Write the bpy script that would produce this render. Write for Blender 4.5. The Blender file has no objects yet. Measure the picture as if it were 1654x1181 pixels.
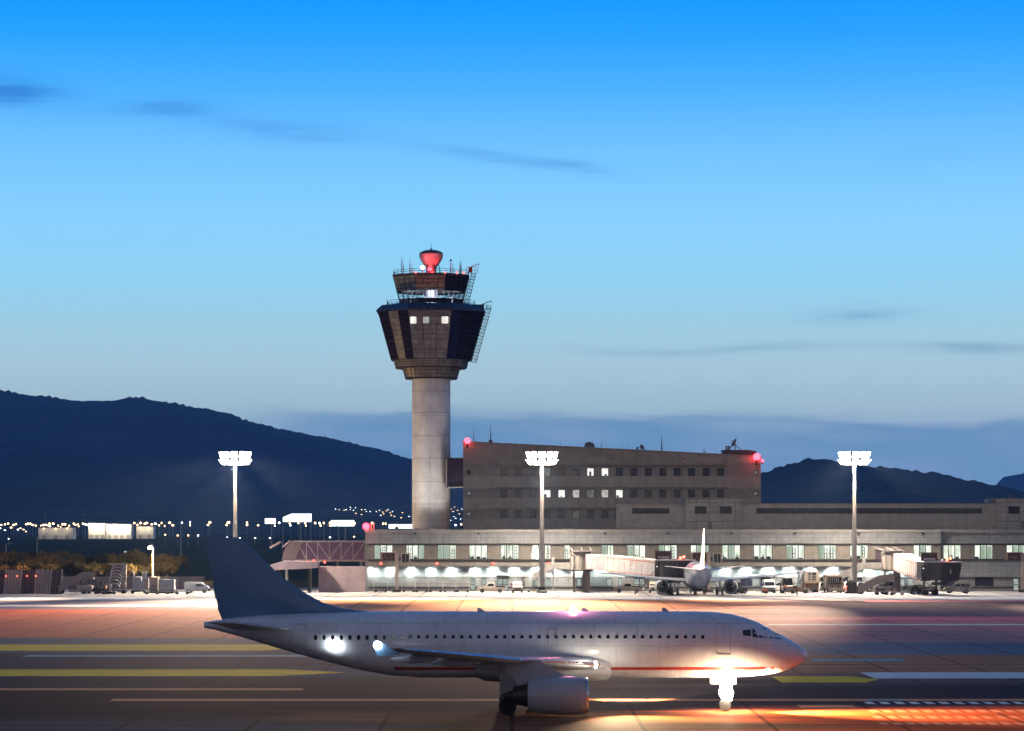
import bpy, bmesh, math, random
from mathutils import Vector, Matrix, noise
random.seed(11)
R = math.radians
scene = bpy.context.scene
COL = scene.collection

# ------------------------------------------------------------------ camera
F, W0, H0, CX, HY, CH = 4800.0, 1654.0, 1181.0, 827.0, 848.0, 11.6
cam_d = bpy.data.cameras.new("camera")
cam_d.sensor_width = 36.0
cam_d.lens = 36.0 * F / W0
cam_d.shift_y = (HY - H0 / 2) / W0
cam_d.clip_start = 1.0
cam_d.clip_end = 60000.0
cam = bpy.data.objects.new("camera", cam_d)
cam.location = (0, 0, CH)
cam.rotation_euler = (R(90), 0, 0)
COL.objects.link(cam)
scene.camera = cam
scene.render.engine = 'CYCLES'
cy = scene.cycles
cy.use_denoising = True
try:
    cy.denoiser = 'OPENIMAGEDENOISE'
except Exception:
    pass
cy.max_bounces = 6
cy.diffuse_bounces = 3
cy.glossy_bounces = 3
cy.transparent_max_bounces = 8
cy.volume_bounces = 0
cy.sample_clamp_indirect = 3.0
cy.sample_clamp_direct = 0.0
cy.caustics_reflective = False
cy.caustics_refractive = False
cy.use_light_tree = True
vs = scene.view_settings
vs.view_transform = 'Standard'
vs.look = 'None'
vs.exposure = 0.0
vs.gamma = 1.0
vs.use_curve_mapping = False


def px(x, Y): return (x - CX) * Y / F
def pz(y, Y): return CH - (y - HY) * Y / F
def P(x, y, Y): return Vector((px(x, Y), Y, pz(y, Y)))
def gy(y): return CH * F / (y - HY)          # distance at which the ground shows at picture row y
def lin(c): return tuple(((v / 255) / 12.92 if v <= 10.3 else ((v / 255 + .055) / 1.055) ** 2.4) for v in c)


class NT:
    """small helper for node trees"""
    def __init__(s, tree):
        s.t = tree
        tree.nodes.clear()
    def n(s, kind, **kw):
        nd = s.t.nodes.new(kind)
        for k, v in kw.items():
            if k in ('op', 'blend'):
                setattr(nd, 'operation' if k == 'op' else 'blend_type', v)
            else:
                setattr(nd, k, v)
        return nd
    def l(s, a, b): s.t.links.new(a, b)
    def v(s, sock, val):
        if hasattr(val, 'is_output'):
            s.l(val, sock)
        else:
            sock.default_value = val
    def m(s, op, a, b=None, c=None, clamp=False):
        nd = s.t.nodes.new('ShaderNodeMath'); nd.operation = op; nd.use_clamp = clamp
        for i, q in enumerate((a, b, c)):
            if q is not None: s.v(nd.inputs[i], q)
        return nd.outputs[0]
    def smooth(s, x, a, b):
        nd = s.t.nodes.new('ShaderNodeMapRange'); nd.interpolation_type = 'SMOOTHSTEP'
        s.v(nd.inputs['Value'], x); nd.inputs['From Min'].default_value = a; nd.inputs['From Max'].default_value = b
        return nd.outputs[0]
    def mix(s, f, a, b, blend='MIX'):
        nd = s.t.nodes.new('ShaderNodeMixRGB'); nd.blend_type = blend
        s.v(nd.inputs[0], f); s.v(nd.inputs[1], a); s.v(nd.inputs[2], b)
        return nd.outputs[0]
    def ramp(s, x, stops, interp='LINEAR'):
        nd = s.t.nodes.new('ShaderNodeValToRGB'); cr = nd.color_ramp; cr.interpolation = interp
        while len(cr.elements) > 1: cr.elements.remove(cr.elements[-1])
        first = True
        for p, c in stops:
            e = cr.elements[0] if first else cr.elements.new(p)
            e.position = p; first = False
            e.color = (*c, 1)
        s.l(x, nd.inputs[0])
        return nd.outputs[0]
    def noise(s, vec, scale, detail=4, rough=.55):
        nd = s.t.nodes.new('ShaderNodeTexNoise'); s.l(vec, nd.inputs['Vector'])
        nd.inputs['Scale'].default_value = scale; nd.inputs['Detail'].default_value = detail; nd.inputs['Roughness'].default_value = rough
        return nd.outputs['Fac']
    def xyz(s, x, y, z):
        nd = s.t.nodes.new('ShaderNodeCombineXYZ')
        for i, q in enumerate((x, y, z)): s.v(nd.inputs[i], q)
        return nd.outputs[0]


# ------------------------------------------------------------------ sky (dusk, afterglow ahead, darker overhead and behind)
HAZE_D = 6e-5
SUN_EL, SUN_AZ = R(1.0), R(25)
world = bpy.data.worlds.new("World")
scene.world = world
world.use_nodes = True
w = NT(world.node_tree)
tc = w.n('ShaderNodeTexCoord')
sp = w.n('ShaderNodeSeparateXYZ'); w.l(tc.outputs['Generated'], sp.inputs[0])
dx, dy, dz = sp.outputs
hor = w.m('SQRT', w.m('ADD', w.m('MULTIPLY', dx, dx), w.m('MULTIPLY', dy, dy)))
tv = w.m('DIVIDE', dz, w.m('MAXIMUM', hor, .02))        # tangent of the elevation
az = w.m('ARCTAN2', dx, dy)                              # azimuth from straight ahead
def ev(y): return (HY - y) / F
VM = 0.60
base = w.ramp(w.m('DIVIDE', tv, VM), [
    (0.0, lin((112, 132, 176))), (ev(790) / VM, lin((112, 136, 182))), (ev(720) / VM, lin((122, 150, 186))), (ev(655) / VM, lin((148, 182, 196))),
    (ev(600) / VM, lin((155, 192, 208))), (ev(540) / VM, lin((150, 198, 218))), (ev(450) / VM, lin((136, 204, 238))),
    (ev(360) / VM, lin((128, 204, 252))), (ev(250) / VM, lin((108, 192, 255))), (ev(140) / VM, lin((66, 172, 255))),
    (ev(60) / VM, lin((30, 158, 255))), (ev(0) / VM, lin((2, 150, 255))), (.34, lin((0, 125, 230))), (.55, lin((25, 105, 190))), (1.0, lin((50, 95, 150)))])
# long low cloud bank and thin wisps
vec = w.xyz(w.m('MULTIPLY', az, 17.0), w.m('MULTIPLY', tv, 95.0), 0.0)
vec2 = w.xyz(w.m('MULTIPLY', az, 22.0), w.m('MULTIPLY', tv, 260.0), 3.0)
n1 = w.noise(vec, 1.0, 6, .55)
n2 = w.noise(vec2, 1.0, 5, .6)
wob = w.m('ADD', w.m('MULTIPLY', w.m('SUBTRACT', n1, .5), .016), w.m('MULTIPLY', w.m('SUBTRACT', n2, .5), .0075))
top = w.m('ADD', w.m('ADD', ev(664), wob), w.m('MULTIPLY', w.smooth(az, .02, .17), -.0028))
bank = w.smooth(w.m('SUBTRACT', top, tv), -.0016, .0036)
bank = w.m('MULTIPLY', bank, w.smooth(az, -.105, -.055))
bank = w.m('MULTIPLY', bank, w.m('ADD', .55, w.m('MULTIPLY', w.smooth(tv, ev(860), ev(740)), .42)))
bank = w.m('MULTIPLY', bank, w.m('SUBTRACT', 1.05, w.m('MULTIPLY', w.smooth(n1, .38, .70), .62)), clamp=True)
c = w.mix(bank, base, (*lin((94, 138, 174)), 1))
def wisp(xp, yp, wx, wy, tilt, k):
    u = w.m('DIVIDE', w.m('SUBTRACT', az, (xp - CX) / F), wx / F)
    yy = w.m('SUBTRACT', w.m('SUBTRACT', tv, ev(yp)), w.m('MULTIPLY', w.m('SUBTRACT', az, (xp - CX) / F), tilt))
    yy = w.m('ADD', yy, w.m('MULTIPLY', w.m('SUBTRACT', n1, .5), .006))
    q = w.m('DIVIDE', yy, wy / F)
    d = w.m('ADD', w.m('MULTIPLY', u, u), w.m('MULTIPLY', q, q))
    g = w.m('MULTIPLY', w.m('EXPONENT', w.m('MULTIPLY', d, -1.0)), k)
    return w.m('MULTIPLY', g, w.m('ADD', .45, w.smooth(n2, .3, .72)), clamp=True)
for a in [(20, 158, 85, 22, -.04, 1.0), (255, 180, 85, 14, .03, .5), (450, 208, 130, 15, -.10, .42), (830, 258, 140, 11, -.14, .45), (940, 272, 35, 9, -.1, .25),
          (1010, 567, 120, 7, -.02, .30), (1250, 562, 160, 6, .02, .34), (1380, 512, 80, 12, .04, .5), (1590, 566, 110, 9, -.04, .5), (1530, 250, 120, 14, .02, .10)]:
    c = w.mix(wisp(*a), c, w.mix(1.0, c, (.42, .55, .70, 1), 'MULTIPLY'))
od = w.m('MINIMUM', w.m('DIVIDE', 458.0 * HAZE_D, w.m('MAXIMUM', tv, .004)), 1.0)
comp = w.m('ADD', 1.0, w.m('MULTIPLY', w.m('SUBTRACT', w.m('EXPONENT', od), 1.0), .84))
c = w.mix(1.0, c, w.xyz(w.m('MULTIPLY', comp, 1.03), w.m('MULTIPLY', comp, .95), w.m('MULTIPLY', comp, .91)), 'MULTIPLY')
front = w.m('ADD', .66, w.m('MULTIPLY', w.smooth(dy, -.6, .9), .46))
c = w.mix(1.0, c, w.xyz(front, front, front), 'MULTIPLY')
# mauve anti-twilight glow behind the camera
c = w.mix(w.m('MULTIPLY', w.smooth(dy, .35, -.75), w.m('SUBTRACT', 1.0, w.m('MULTIPLY', w.smooth(dz, .15, .9), .7))), c, (.235, .215, .265, 1))
below = w.smooth(dz, -.02, -.001)
c = w.mix(below, (.02, .03, .05, 1), c)
sky = w.n('ShaderNodeTexSky'); sky.sky_type = 'NISHITA'; sky.sun_disc = False
sky.sun_elevation = SUN_EL; sky.sun_rotation = SUN_AZ; sky.altitude = 60
bg1 = w.n('ShaderNodeBackground'); w.l(c, bg1.inputs[0]); bg1.inputs[1].default_value = 1.0
bg2 = w.n('ShaderNodeBackground'); w.l(sky.outputs[0], bg2.inputs[0]); bg2.inputs[1].default_value = 0.003
ad = w.n('ShaderNodeAddShader'); w.l(bg1.outputs[0], ad.inputs[0]); w.l(bg2.outputs[0], ad.inputs[1])
wo = w.n('ShaderNodeOutputWorld'); w.l(ad.outputs[0], wo.inputs[0])

sun_d = bpy.data.lights.new("sun", 'SUN')
sun_d.energy = 0.06; sun_d.angle = R(12); sun_d.color = (1, .8, .62)
sun = bpy.data.objects.new("sun", sun_d); COL.objects.link(sun)
sd = Vector((math.sin(SUN_AZ) * math.cos(SUN_EL), math.cos(SUN_AZ) * math.cos(SUN_EL), math.sin(SUN_EL)))
sun.rotation_euler = (-sd).to_track_quat('-Z', 'Y').to_euler()

# ------------------------------------------------------------------ materials
MATS = {}
def mat(name, col, rough=.6, metal=0.0, var=.16, scale=.6, spec=.5, bump=0.0, tile=None, joint=.55, grime=0.0, coat=0.0):
    """procedural painted / concrete / metal surface. tile=(w,h[,offset]) draws cladding joints on X-Z walls"""
    if name in MATS: return MATS[name]
    m = bpy.data.materials.new(name); m.use_nodes = True
    t = NT(m.node_tree)
    out = t.n('ShaderNodeOutputMaterial'); b = t.n('ShaderNodeBsdfPrincipled'); t.l(b.outputs[0], out.inputs[0])
    tc = t.n('ShaderNodeTexCoord'); co = tc.outputs['Object']
    nf = t.noise(co, scale, 5, .6)
    f = t.n('ShaderNodeMapRange'); t.l(nf, f.inputs[0]); f.inputs['From Min'].default_value = .3; f.inputs['From Max'].default_value = .7
    f.inputs['To Min'].default_value = 1 - var; f.inputs['To Max'].default_value = 1 + var
    c = t.mix(1.0, (*col, 1), t.xyz(f.outputs[0], f.outputs[0], f.outputs[0]), 'MULTIPLY')
    if grime:
        s3 = t.n('ShaderNodeSeparateXYZ'); t.l(co, s3.inputs[0])
        gn = t.noise(t.xyz(t.m('MULTIPLY', s3.outputs[0], 2.2), t.m('MULTIPLY', s3.outputs[1], 2.2), t.m('MULTIPLY', s3.outputs[2], .16)), 1.0, 4, .6)
        c = t.mix(t.m('MULTIPLY', t.smooth(gn, .48, .75), grime), c, (col[0] * .45, col[1] * .42, col[2] * .38, 1))
    if tile:
        s3 = t.n('ShaderNodeSeparateXYZ'); t.l(co, s3.inputs[0])
        br = t.n('ShaderNodeTexBrick'); t.l(t.xyz(s3.outputs[0], s3.outputs[2], 0.0), br.inputs['Vector'])
        br.offset = tile[2] if len(tile) > 2 else 0.0
        br.inputs['Scale'].default_value = 1.0
        br.inputs['Brick Width'].default_value = tile[0]; br.inputs['Row Height'].default_value = tile[1]
        br.inputs['Mortar Size'].default_value = tile[3] if len(tile) > 3 else .035
        br.inputs['Mortar Smooth'].default_value = .2
        br.inputs['Color1'].default_value = (1, 1, 1, 1); br.inputs['Color2'].default_value = (.88, .88, .88, 1); br.inputs['Mortar'].default_value = (joint, joint, joint, 1)
        c = t.mix(1.0, c, br.outputs['Color'], 'MULTIPLY')
    t.l(c, b.inputs['Base Color'])
    rn = t.n('ShaderNodeMapRange'); t.l(t.noise(co, scale * 3, 3), rn.inputs[0]); rn.inputs['To Min'].default_value = max(.03, rough - .12); rn.inputs['To Max'].default_value = min(1, rough + .12)
    t.l(rn.outputs[0], b.inputs['Roughness'])
    b.inputs['Metallic'].default_value = metal
    b.inputs['Specular IOR Level'].default_value = spec
    if coat:
        b.inputs['Coat Weight'].default_value = coat; b.inputs['Coat Roughness'].default_value = .12
    if bump:
        bm_ = t.n('ShaderNodeBump'); bm_.inputs['Strength'].default_value = bump; bm_.inputs['Distance'].default_value = .05
        t.l(t.noise(co, scale * 8, 4), bm_.inputs['Height']); t.l(bm_.outputs[0], b.inputs['Normal'])
    MATS[name] = m
    return m

def emit(name, col, strength, bands=None):
    if name in MATS: return MATS[name]
    m = bpy.data.materials.new(name); m.use_nodes = True
    t = NT(m.node_tree)
    out = t.n('ShaderNodeOutputMaterial'); e = t.n('ShaderNodeEmission'); t.l(e.outputs[0], out.inputs[0])
    e.inputs[1].default_value = strength
    if bands:
        tc = t.n('ShaderNodeTexCoord'); s3 = t.n('ShaderNodeSeparateXYZ'); t.l(tc.outputs['Object'], s3.inputs[0])
        nf = t.noise(t.xyz(t.m('MULTIPLY', s3.outputs[0], bands[0]), 0.0, t.m('MULTIPLY', s3.outputs[2], bands[1])), 1.0, 3, .6)
        t.l(t.mix(t.smooth(nf, .38, .62), (*col, 1), (*bands[2], 1)), e.inputs[0])
    else:
        e.inputs[0].default_value = (*col, 1)
    MATS[name] = m
    return m

def glass(name, tint=(.8, .9, 1), clear=.8, rough=.03):
    if name in MATS: return MATS[name]
    m = bpy.data.materials.new(name); m.use_nodes = True
    t = NT(m.node_tree)
    out = t.n('ShaderNodeOutputMaterial'); tr = t.n('ShaderNodeBsdfTransparent'); g = t.n('ShaderNodeBsdfGlossy'); mx = t.n('ShaderNodeMixShader')
    tr.inputs[0].default_value = (*tint, 1); g.inputs['Roughness'].default_value = rough
    lw = t.n('ShaderNodeLayerWeight'); lw.inputs[0].default_value = .25
    t.l(t.m('ADD', 1 - clear, t.m('MULTIPLY', lw.outputs['Fresnel'], .5), clamp=True), mx.inputs[0])
    t.l(tr.outputs[0], mx.inputs[1]); t.l(g.outputs[0], mx.inputs[2]); t.l(mx.outputs[0], out.inputs[0])
    MATS[name] = m
    return m

CLAD = mat('terminal_cladding', (.36, .37, .37), .75, tile=(1.1, .55), joint=.62, grime=.25)
CLADW = mat('terminal_pier_stone', (.30, .265, .225), .8, tile=(1.1, .4), joint=.7, grime=.2)
CLADB = mat('terminal_band_stone', (.33, .30, .265), .8, tile=(1.1, .9), joint=.7, grime=.2)
LEDGE = mat('dark_ledge_metal', (.045, .043, .042), .5)
ROOFM = mat('roof_membrane', (.25, .24, .23), .9)
CAP = mat('parapet_cap_metal', (.42, .40, .37), .55)
SPAN = mat('office_spandrel_concrete', (.50, .44, .35), .85, tile=(5.7, 40.0), joint=.6, grime=.22)
SPAN2 = mat('office_top_concrete', (.47, .41, .33), .85, tile=(2.85, 4.2), joint=.7, grime=.25)
BAND = mat('office_band_concrete', (.37, .325, .265), .85, grime=.2)
ANX = mat('annex_render', (.46, .41, .34), .9, grime=.15)
ANXP = mat('annex_panel', (.49, .44, .36), .85, tile=(2.4, 1.75, 0, .06), joint=.4, grime=.15)
LOUV = mat('dark_louvre', (.07, .062, .055), .7)
DKWIN = mat('unlit_window_glass', (.02, .022, .05), .12, spec=.8)
DKWIN2 = mat('unlit_window_blind', (.065, .06, .065), .3)
FRAME = mat('dark_window_frame', (.035, .035, .035), .5)
SHAFT = mat('tower_shaft_concrete', (.80, .785, .76), .85, tile=(3.04, 4.2), joint=.78, grime=.28, scale=.35)
CLADG = mat('tower_reflection_grey', (.30, .285, .27), .4, metal=.25, scale=.9, var=.45)
CLADD = mat('tower_dark_panel', (.035, .028, .05), .14, metal=.3)
CLADN = mat('tower_navy_panel', (.02, .025, .075), .25)
MULL = mat('tower_mullion', (.035, .022, .018), .5)
COLLAR = mat('tower_collar_panel', (.33, .29, .25), .35, metal=.4, scale=1.0, var=.3)
STEEL = mat('dark_painted_steel', (.06, .055, .05), .55)
GALV = mat('galvanised_steel', (.45, .43, .40), .45, metal=.6)
POLE = mat('mast_paint', (.62, .55, .46), .5)
REDST = mat('red_painted_steel', (.45, .03, .02), .5)
WHITE = mat('white_paint', (.78, .76, .74), .4, coat=.3)
CREAM = mat('cream_paint', (.62, .52, .41), .5, grime=.3)
TAN = mat('tan_paint', (.46, .34, .24), .5, grime=.3)
SILVER = mat('silver_car_paint', (.42, .36, .29), .28, metal=.5, coat=.6)
RUB = mat('rubber', (.02, .02, .02), .85)
BLACK = mat('black_paint', (.02, .02, .022), .45)
CARGL = mat('vehicle_glass', (.015, .018, .022), .08, spec=.9)
HIVIS = mat('orange_vest', (.85, .25, .05), .8)
SKIN = mat('skin', (.5, .3, .2), .6)
CLOTH = mat('dark_trousers', (.05, .05, .08), .9)
HAIR = mat('dark_hair', (.02, .015, .01), .8)
PLANE = mat('aircraft_white_paint', (.74, .76, .80), .28, coat=.4, var=.07, scale=.35, tile=(2.65, 1.38, .5, .022), joint=.72, grime=.22)
PLANEG = mat('aircraft_grey_paint', (.42, .44, .48), .35, coat=.2, var=.06)
FINM = mat('aircraft_fin_paint', (.10, .20, .33), .3, coat=.4, var=.1)
STRIPE = mat('aircraft_red_stripe', (.42, .05, .04), .35)
METAL = mat('bare_metal', (.55, .55, .56), .25, metal=1.0)
JETW = mat('bridge_white_panel', (.72, .68, .64), .5, grime=.2)
JETP = mat('bridge_pale_pink_panel', (.58, .44, .44), .5, grime=.2)
JETR = mat('bridge_red_band', (.75, .22, .14), .5)
JETD = mat('bridge_dark_canvas', (.085, .08, .075), .7, scale=2)
JETG = mat('bridge_tinted_glass', (.13, .07, .13), .2, spec=.6)
ROOM = emit('lit_room_wall', (.60, .66, .56), 1.35, (1.3, .35, (1.0, 1.0, .92)))
LITW = emit('lit_office_window', (1, .98, .92), 1.1, (1.0, .8, (.72, .70, .64)))
LITD = emit('dim_lit_window', (.42, .42, .38), .55, (1.2, .8, (.16, .15, .14)))
LITC = emit('lit_cab_interior', (.85, .9, 1.0), 1.6)
FLOOD = emit('floodlight_lens', (1, .86, .66), 60)
TOWNL = emit('town_lamp', (1, .62, .28), 8)
TOWNW = emit('town_white_lamp', (.85, .95, 1), 8)
REDL = emit('red_obstruction_lamp', (1, .03, .05), 14)
REDS = emit('small_red_light', (1, .10, .07), 5)
DOWNL = emit('cool_downlight', (.85, 1, .98), 20)
SIGNW = emit('lit_billboard', (.82, .95, 1), 3.0)
LAND = emit('taxi_or_added_light', (1, .90, .72), 120)
WINGL = emit('wing_light', (.86, .94, 1), 90)
BEACON = emit('pink_beacon', (1, .35, .55), 25)
DISTW = mat('distant_white_wall', (.75, .72, .66), .8)
SIGNT = mat('stand_number_paint', (.30, .13, .10), .6)
GLZ = glass('window_glass', (.98, 1, .97), .96)
CABG = glass('cab_glass', (.85, .93, .98), .92)

# ------------------------------------------------------------------ mesh builder
class MB:
    def __init__(s): s.v, s.f, s.mi, s.k = [], [], [], 0
    def face(s, pts):
        i = len(s.v); s.v += [tuple(p) for p in pts]; s.f.append(tuple(range(i, i + len(pts)))); s.mi.append(s.k)
    def hexa(s, a):                      # 8 corners: bottom 4 (ccw), top 4
        i = len(s.v); s.v += [tuple(p) for p in a]
        for q in ((3, 2, 1, 0), (4, 5, 6, 7), (0, 1, 5, 4), (1, 2, 6, 5), (2, 3, 7, 6), (3, 0, 4, 7)):
            s.f.append(tuple(i + j for j in q)); s.mi.append(s.k)
        return s
    def box(s, x0, x1, y0, y1, z0, z1):
        if x0 > x1: x0, x1 = x1, x0
        if y0 > y1: y0, y1 = y1, y0
        if z0 > z1: z0, z1 = z1, z0
        return s.hexa([(x0, y0, z0), (x1, y0, z0), (x1, y1, z0), (x0, y1, z0), (x0, y0, z1), (x1, y0, z1), (x1, y1, z1), (x0, y1, z1)])
    def beam(s, p, q, wd, ht, up=(0, 0, 1)):
        p, q = Vector(p), Vector(q); d = (q - p).normalized(); u = Vector(up)
        sd_ = d.cross(u)
        if sd_.length < 1e-4: sd_ = Vector((1, 0, 0))
        sd_.normalize(); u = sd_.cross(d).normalized()
        a, b = sd_ * wd / 2, u * ht / 2
        return s.hexa([p - a - b, p + a - b, q + a - b, q - a - b, p - a + b, p + a + b, q + a + b, q - a + b])
    def tube(s, p, q, r, n=8, r2=None, cap=True):
        p, q = Vector(p), Vector(q); r2 = r if r2 is None else r2
        d = (q - p).normalized(); a = d.orthogonal().normalized(); b = d.cross(a)
        i = len(s.v)
        for c0, rr in ((p, r), (q, r2)):
            for k in range(n):
                t = 2 * math.pi * k / n
                s.v.append(tuple(c0 + a * math.cos(t) * rr + b * math.sin(t) * rr))
        for k in range(n):
            s.f.append((i + k, i + (k + 1) % n, i + n + (k + 1) % n, i + n + k)); s.mi.append(s.k)
        if cap:
            s.f.append(tuple(i + k for k in reversed(range(n)))); s.mi.append(s.k)
            s.f.append(tuple(i + n + k for k in range(n))); s.mi.append(s.k)
        return s
    def path(s, pts, r, n=6):
        for a, b in zip(pts, pts[1:]): s.tube(a, b, r, n)
        return s
    def rings(s, rings, closed=True, cap=True):
        i = len(s.v); n = len(rings[0])
        for rg in rings: s.v += [tuple(p) for p in rg]
        for a in range(len(rings) - 1):
            for k in range(n if closed else n - 1):
                s.f.append((i + a * n + k, i + a * n + (k + 1) % n, i + (a + 1) * n + (k + 1) % n, i + (a + 1) * n + k)); s.mi.append(s.k)
        if cap and closed:
            s.f.append(tuple(i + k for k in reversed(range(n)))); s.mi.append(s.k)
            s.f.append(tuple(i + (len(rings) - 1) * n + k for k in range(n))); s.mi.append(s.k)
        return s
    def lathe(s, cx, cy_, prof, n=24, ph=0.0, cap=True):
        return s.rings([[(cx + r * math.cos(ph + 2 * math.pi * k / n), cy_ + r * math.sin(ph + 2 * math.pi * k / n), z) for k in range(n)] for r, z in prof], cap=cap)
    def lathex(s, cy_, cz, prof, n=24, cap=True):
        return s.rings([[(x, cy_ + r * math.cos(2 * math.pi * k / n), cz + r * math.sin(2 * math.pi * k / n)) for k in range(n)] for x, r in prof], cap=cap)
    def prism(s, poly, y0, y1):          # poly in (x, z)
        n = len(poly); i = len(s.v)
        s.v += [(x, y0, z) for x, z in poly] + [(x, y1, z) for x, z in poly]
        s.f.append(tuple(i + k for k in range(n))); s.mi.append(s.k)
        s.f.append(tuple(i + n + k for k in reversed(range(n)))); s.mi.append(s.k)
        for k in range(n):
            s.f.append((i + k, i + n + k, i + n + (k + 1) % n, i + (k + 1) % n)); s.mi.append(s.k)
        return s
    def holes(s, x0, x1, z0, z1, y, depth, holes):
        """wall front at y with rectangular openings (xa, xb, za, zb) and their reveals"""
        xs = sorted({x0, x1, *[q for h in holes for q in h[:2]]}); zs = sorted({z0, z1, *[q for h in holes for q in h[2:]]})
        for a, b in zip(xs, xs[1:]):
            for c_, d in zip(zs, zs[1:]):
                mx, mz = (a + b) / 2, (c_ + d) / 2
                if any(h[0] < mx < h[1] and h[2] < mz < h[3] for h in holes): continue
                s.face([(a, y, c_), (b, y, c_), (b, y, d), (a, y, d)])
        for a, b, c_, d in holes:
            s.face([(a, y, c_), (b, y, c_), (b, y + depth, c_), (a, y + depth, c_)])
            s.face([(a, y, d), (a, y + depth, d), (b, y + depth, d), (b, y, d)])
            s.face([(a, y, c_), (a, y + depth, c_), (a, y + depth, d), (a, y, d)])
            s.face([(b, y, c_), (b, y, d), (b, y + depth, d), (b, y + depth, c_)])
        return s

ORG = {}
def mesh_of(name, mb, mats, org=(0, 0, 0), smooth=False, bevel=0.0, recalc=True):
    me = bpy.data.meshes.new(name)
    o = Vector(org)
    me.from_pydata([tuple(Vector(v) - o) for v in mb.v], [], mb.f)
    for m in (mats if isinstance(mats, (list, tuple)) else [mats]): me.materials.append(m)
    me.polygons.foreach_set('material_index', mb.mi)
    bm = bmesh.new(); bm.from_mesh(me)
    if smooth or bevel: bmesh.ops.remove_doubles(bm, verts=bm.verts, dist=1e-4)
    if recalc: bmesh.ops.recalc_face_normals(bm, faces=bm.faces)
    if bevel:
        ed = [e for e in bm.edges if len(e.link_faces) == 2 and e.calc_face_angle(0) > .5]
        if ed: bmesh.ops.bevel(bm, geom=ed, offset=bevel, segments=2, affect='EDGES', clamp_overlap=True)
    bm.to_mesh(me); bm.free()
    if smooth:
        me.polygons.foreach_set('use_smooth', [True] * len(me.polygons))
        try: me.set_sharp_from_angle(angle=R(35))
        except Exception: pass
    me.update()
    return me
def part(name, mb, mats, parent=None, label=None, **kw):
    org = ORG.get(parent.name, (0, 0, 0)) if parent else (0, 0, 0)
    ob = bpy.data.objects.new(name, mesh_of(name, mb, mats, org, **kw))
    COL.objects.link(ob)
    if parent: ob.parent = parent
    if label: ob['label'] = label
    ORG[ob.name] = org
    return ob
def thing(name, label, cat, loc=(0, 0, 0), group=None):
    """an Empty at the base of a thing; its parts are given in world coordinates"""
    o = bpy.data.objects.new(name, None); COL.objects.link(o)
    o.location = loc; o.empty_display_size = .5
    ORG[o.name] = tuple(loc)
    return tag(o, label, cat, group)
def tag(o, label, cat=None, group=None, kind=None):
    if label: o['label'] = label
    if cat: o['category'] = cat
    if group: o['group'] = group
    if kind: o['kind'] = kind
    return o
def single(name, mb, mats, label, cat, group=None, **kw):
    return tag(part(name, mb, mats, **kw), label, cat, group)
def structure(name, mb, mats, **kw):
    o = part(name, mb, mats, **kw); o['kind'] = 'structure'; return o
def kids(o): return [c for c in COL.objects if c.parent == o]
def dup(o, loc=None, rotz=None, label=None, group=None, parent=None, scale=None):
    c = o.copy(); COL.objects.link(c)
    if parent is not None: c.parent = parent
    if loc is not None: c.location = loc
    if rotz is not None: c.rotation_euler = (0, 0, rotz)
    if scale is not None: c.scale = scale if hasattr(scale, '__len__') else (scale,) * 3
    if label: c['label'] = label
    if group: c['group'] = group
    for ch in KIDS(o): dup(ch, parent=c)
    return c
def KIDS(o): return [c for c in bpy.data.objects if c.parent == o]
def place(o, loc, rotz=0.0, scale=1.0):
    o.location = loc; o.rotation_euler = (0, 0, rotz); o.scale = (scale,) * 3
    return o
def lamp(name, kind, loc, power, col, parent=None, aim=None, cone=120, blend=.6, radius=.3):
    d = bpy.data.lights.new(name, kind); d.energy = power; d.color = col; d.shadow_soft_size = radius
    if kind == 'SPOT': d.spot_size = R(cone); d.spot_blend = blend
    o = bpy.data.objects.new(name, d); COL.objects.link(o)
    org = Vector(ORG.get(parent.name, (0, 0, 0))) if parent else Vector((0, 0, 0))
    o.location = Vector(loc) - org
    if parent: o.parent = parent
    if aim is not None: o.rotation_euler = (Vector(aim) - Vector(loc)).to_track_quat('-Z', 'Y').to_euler()
    return o

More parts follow.
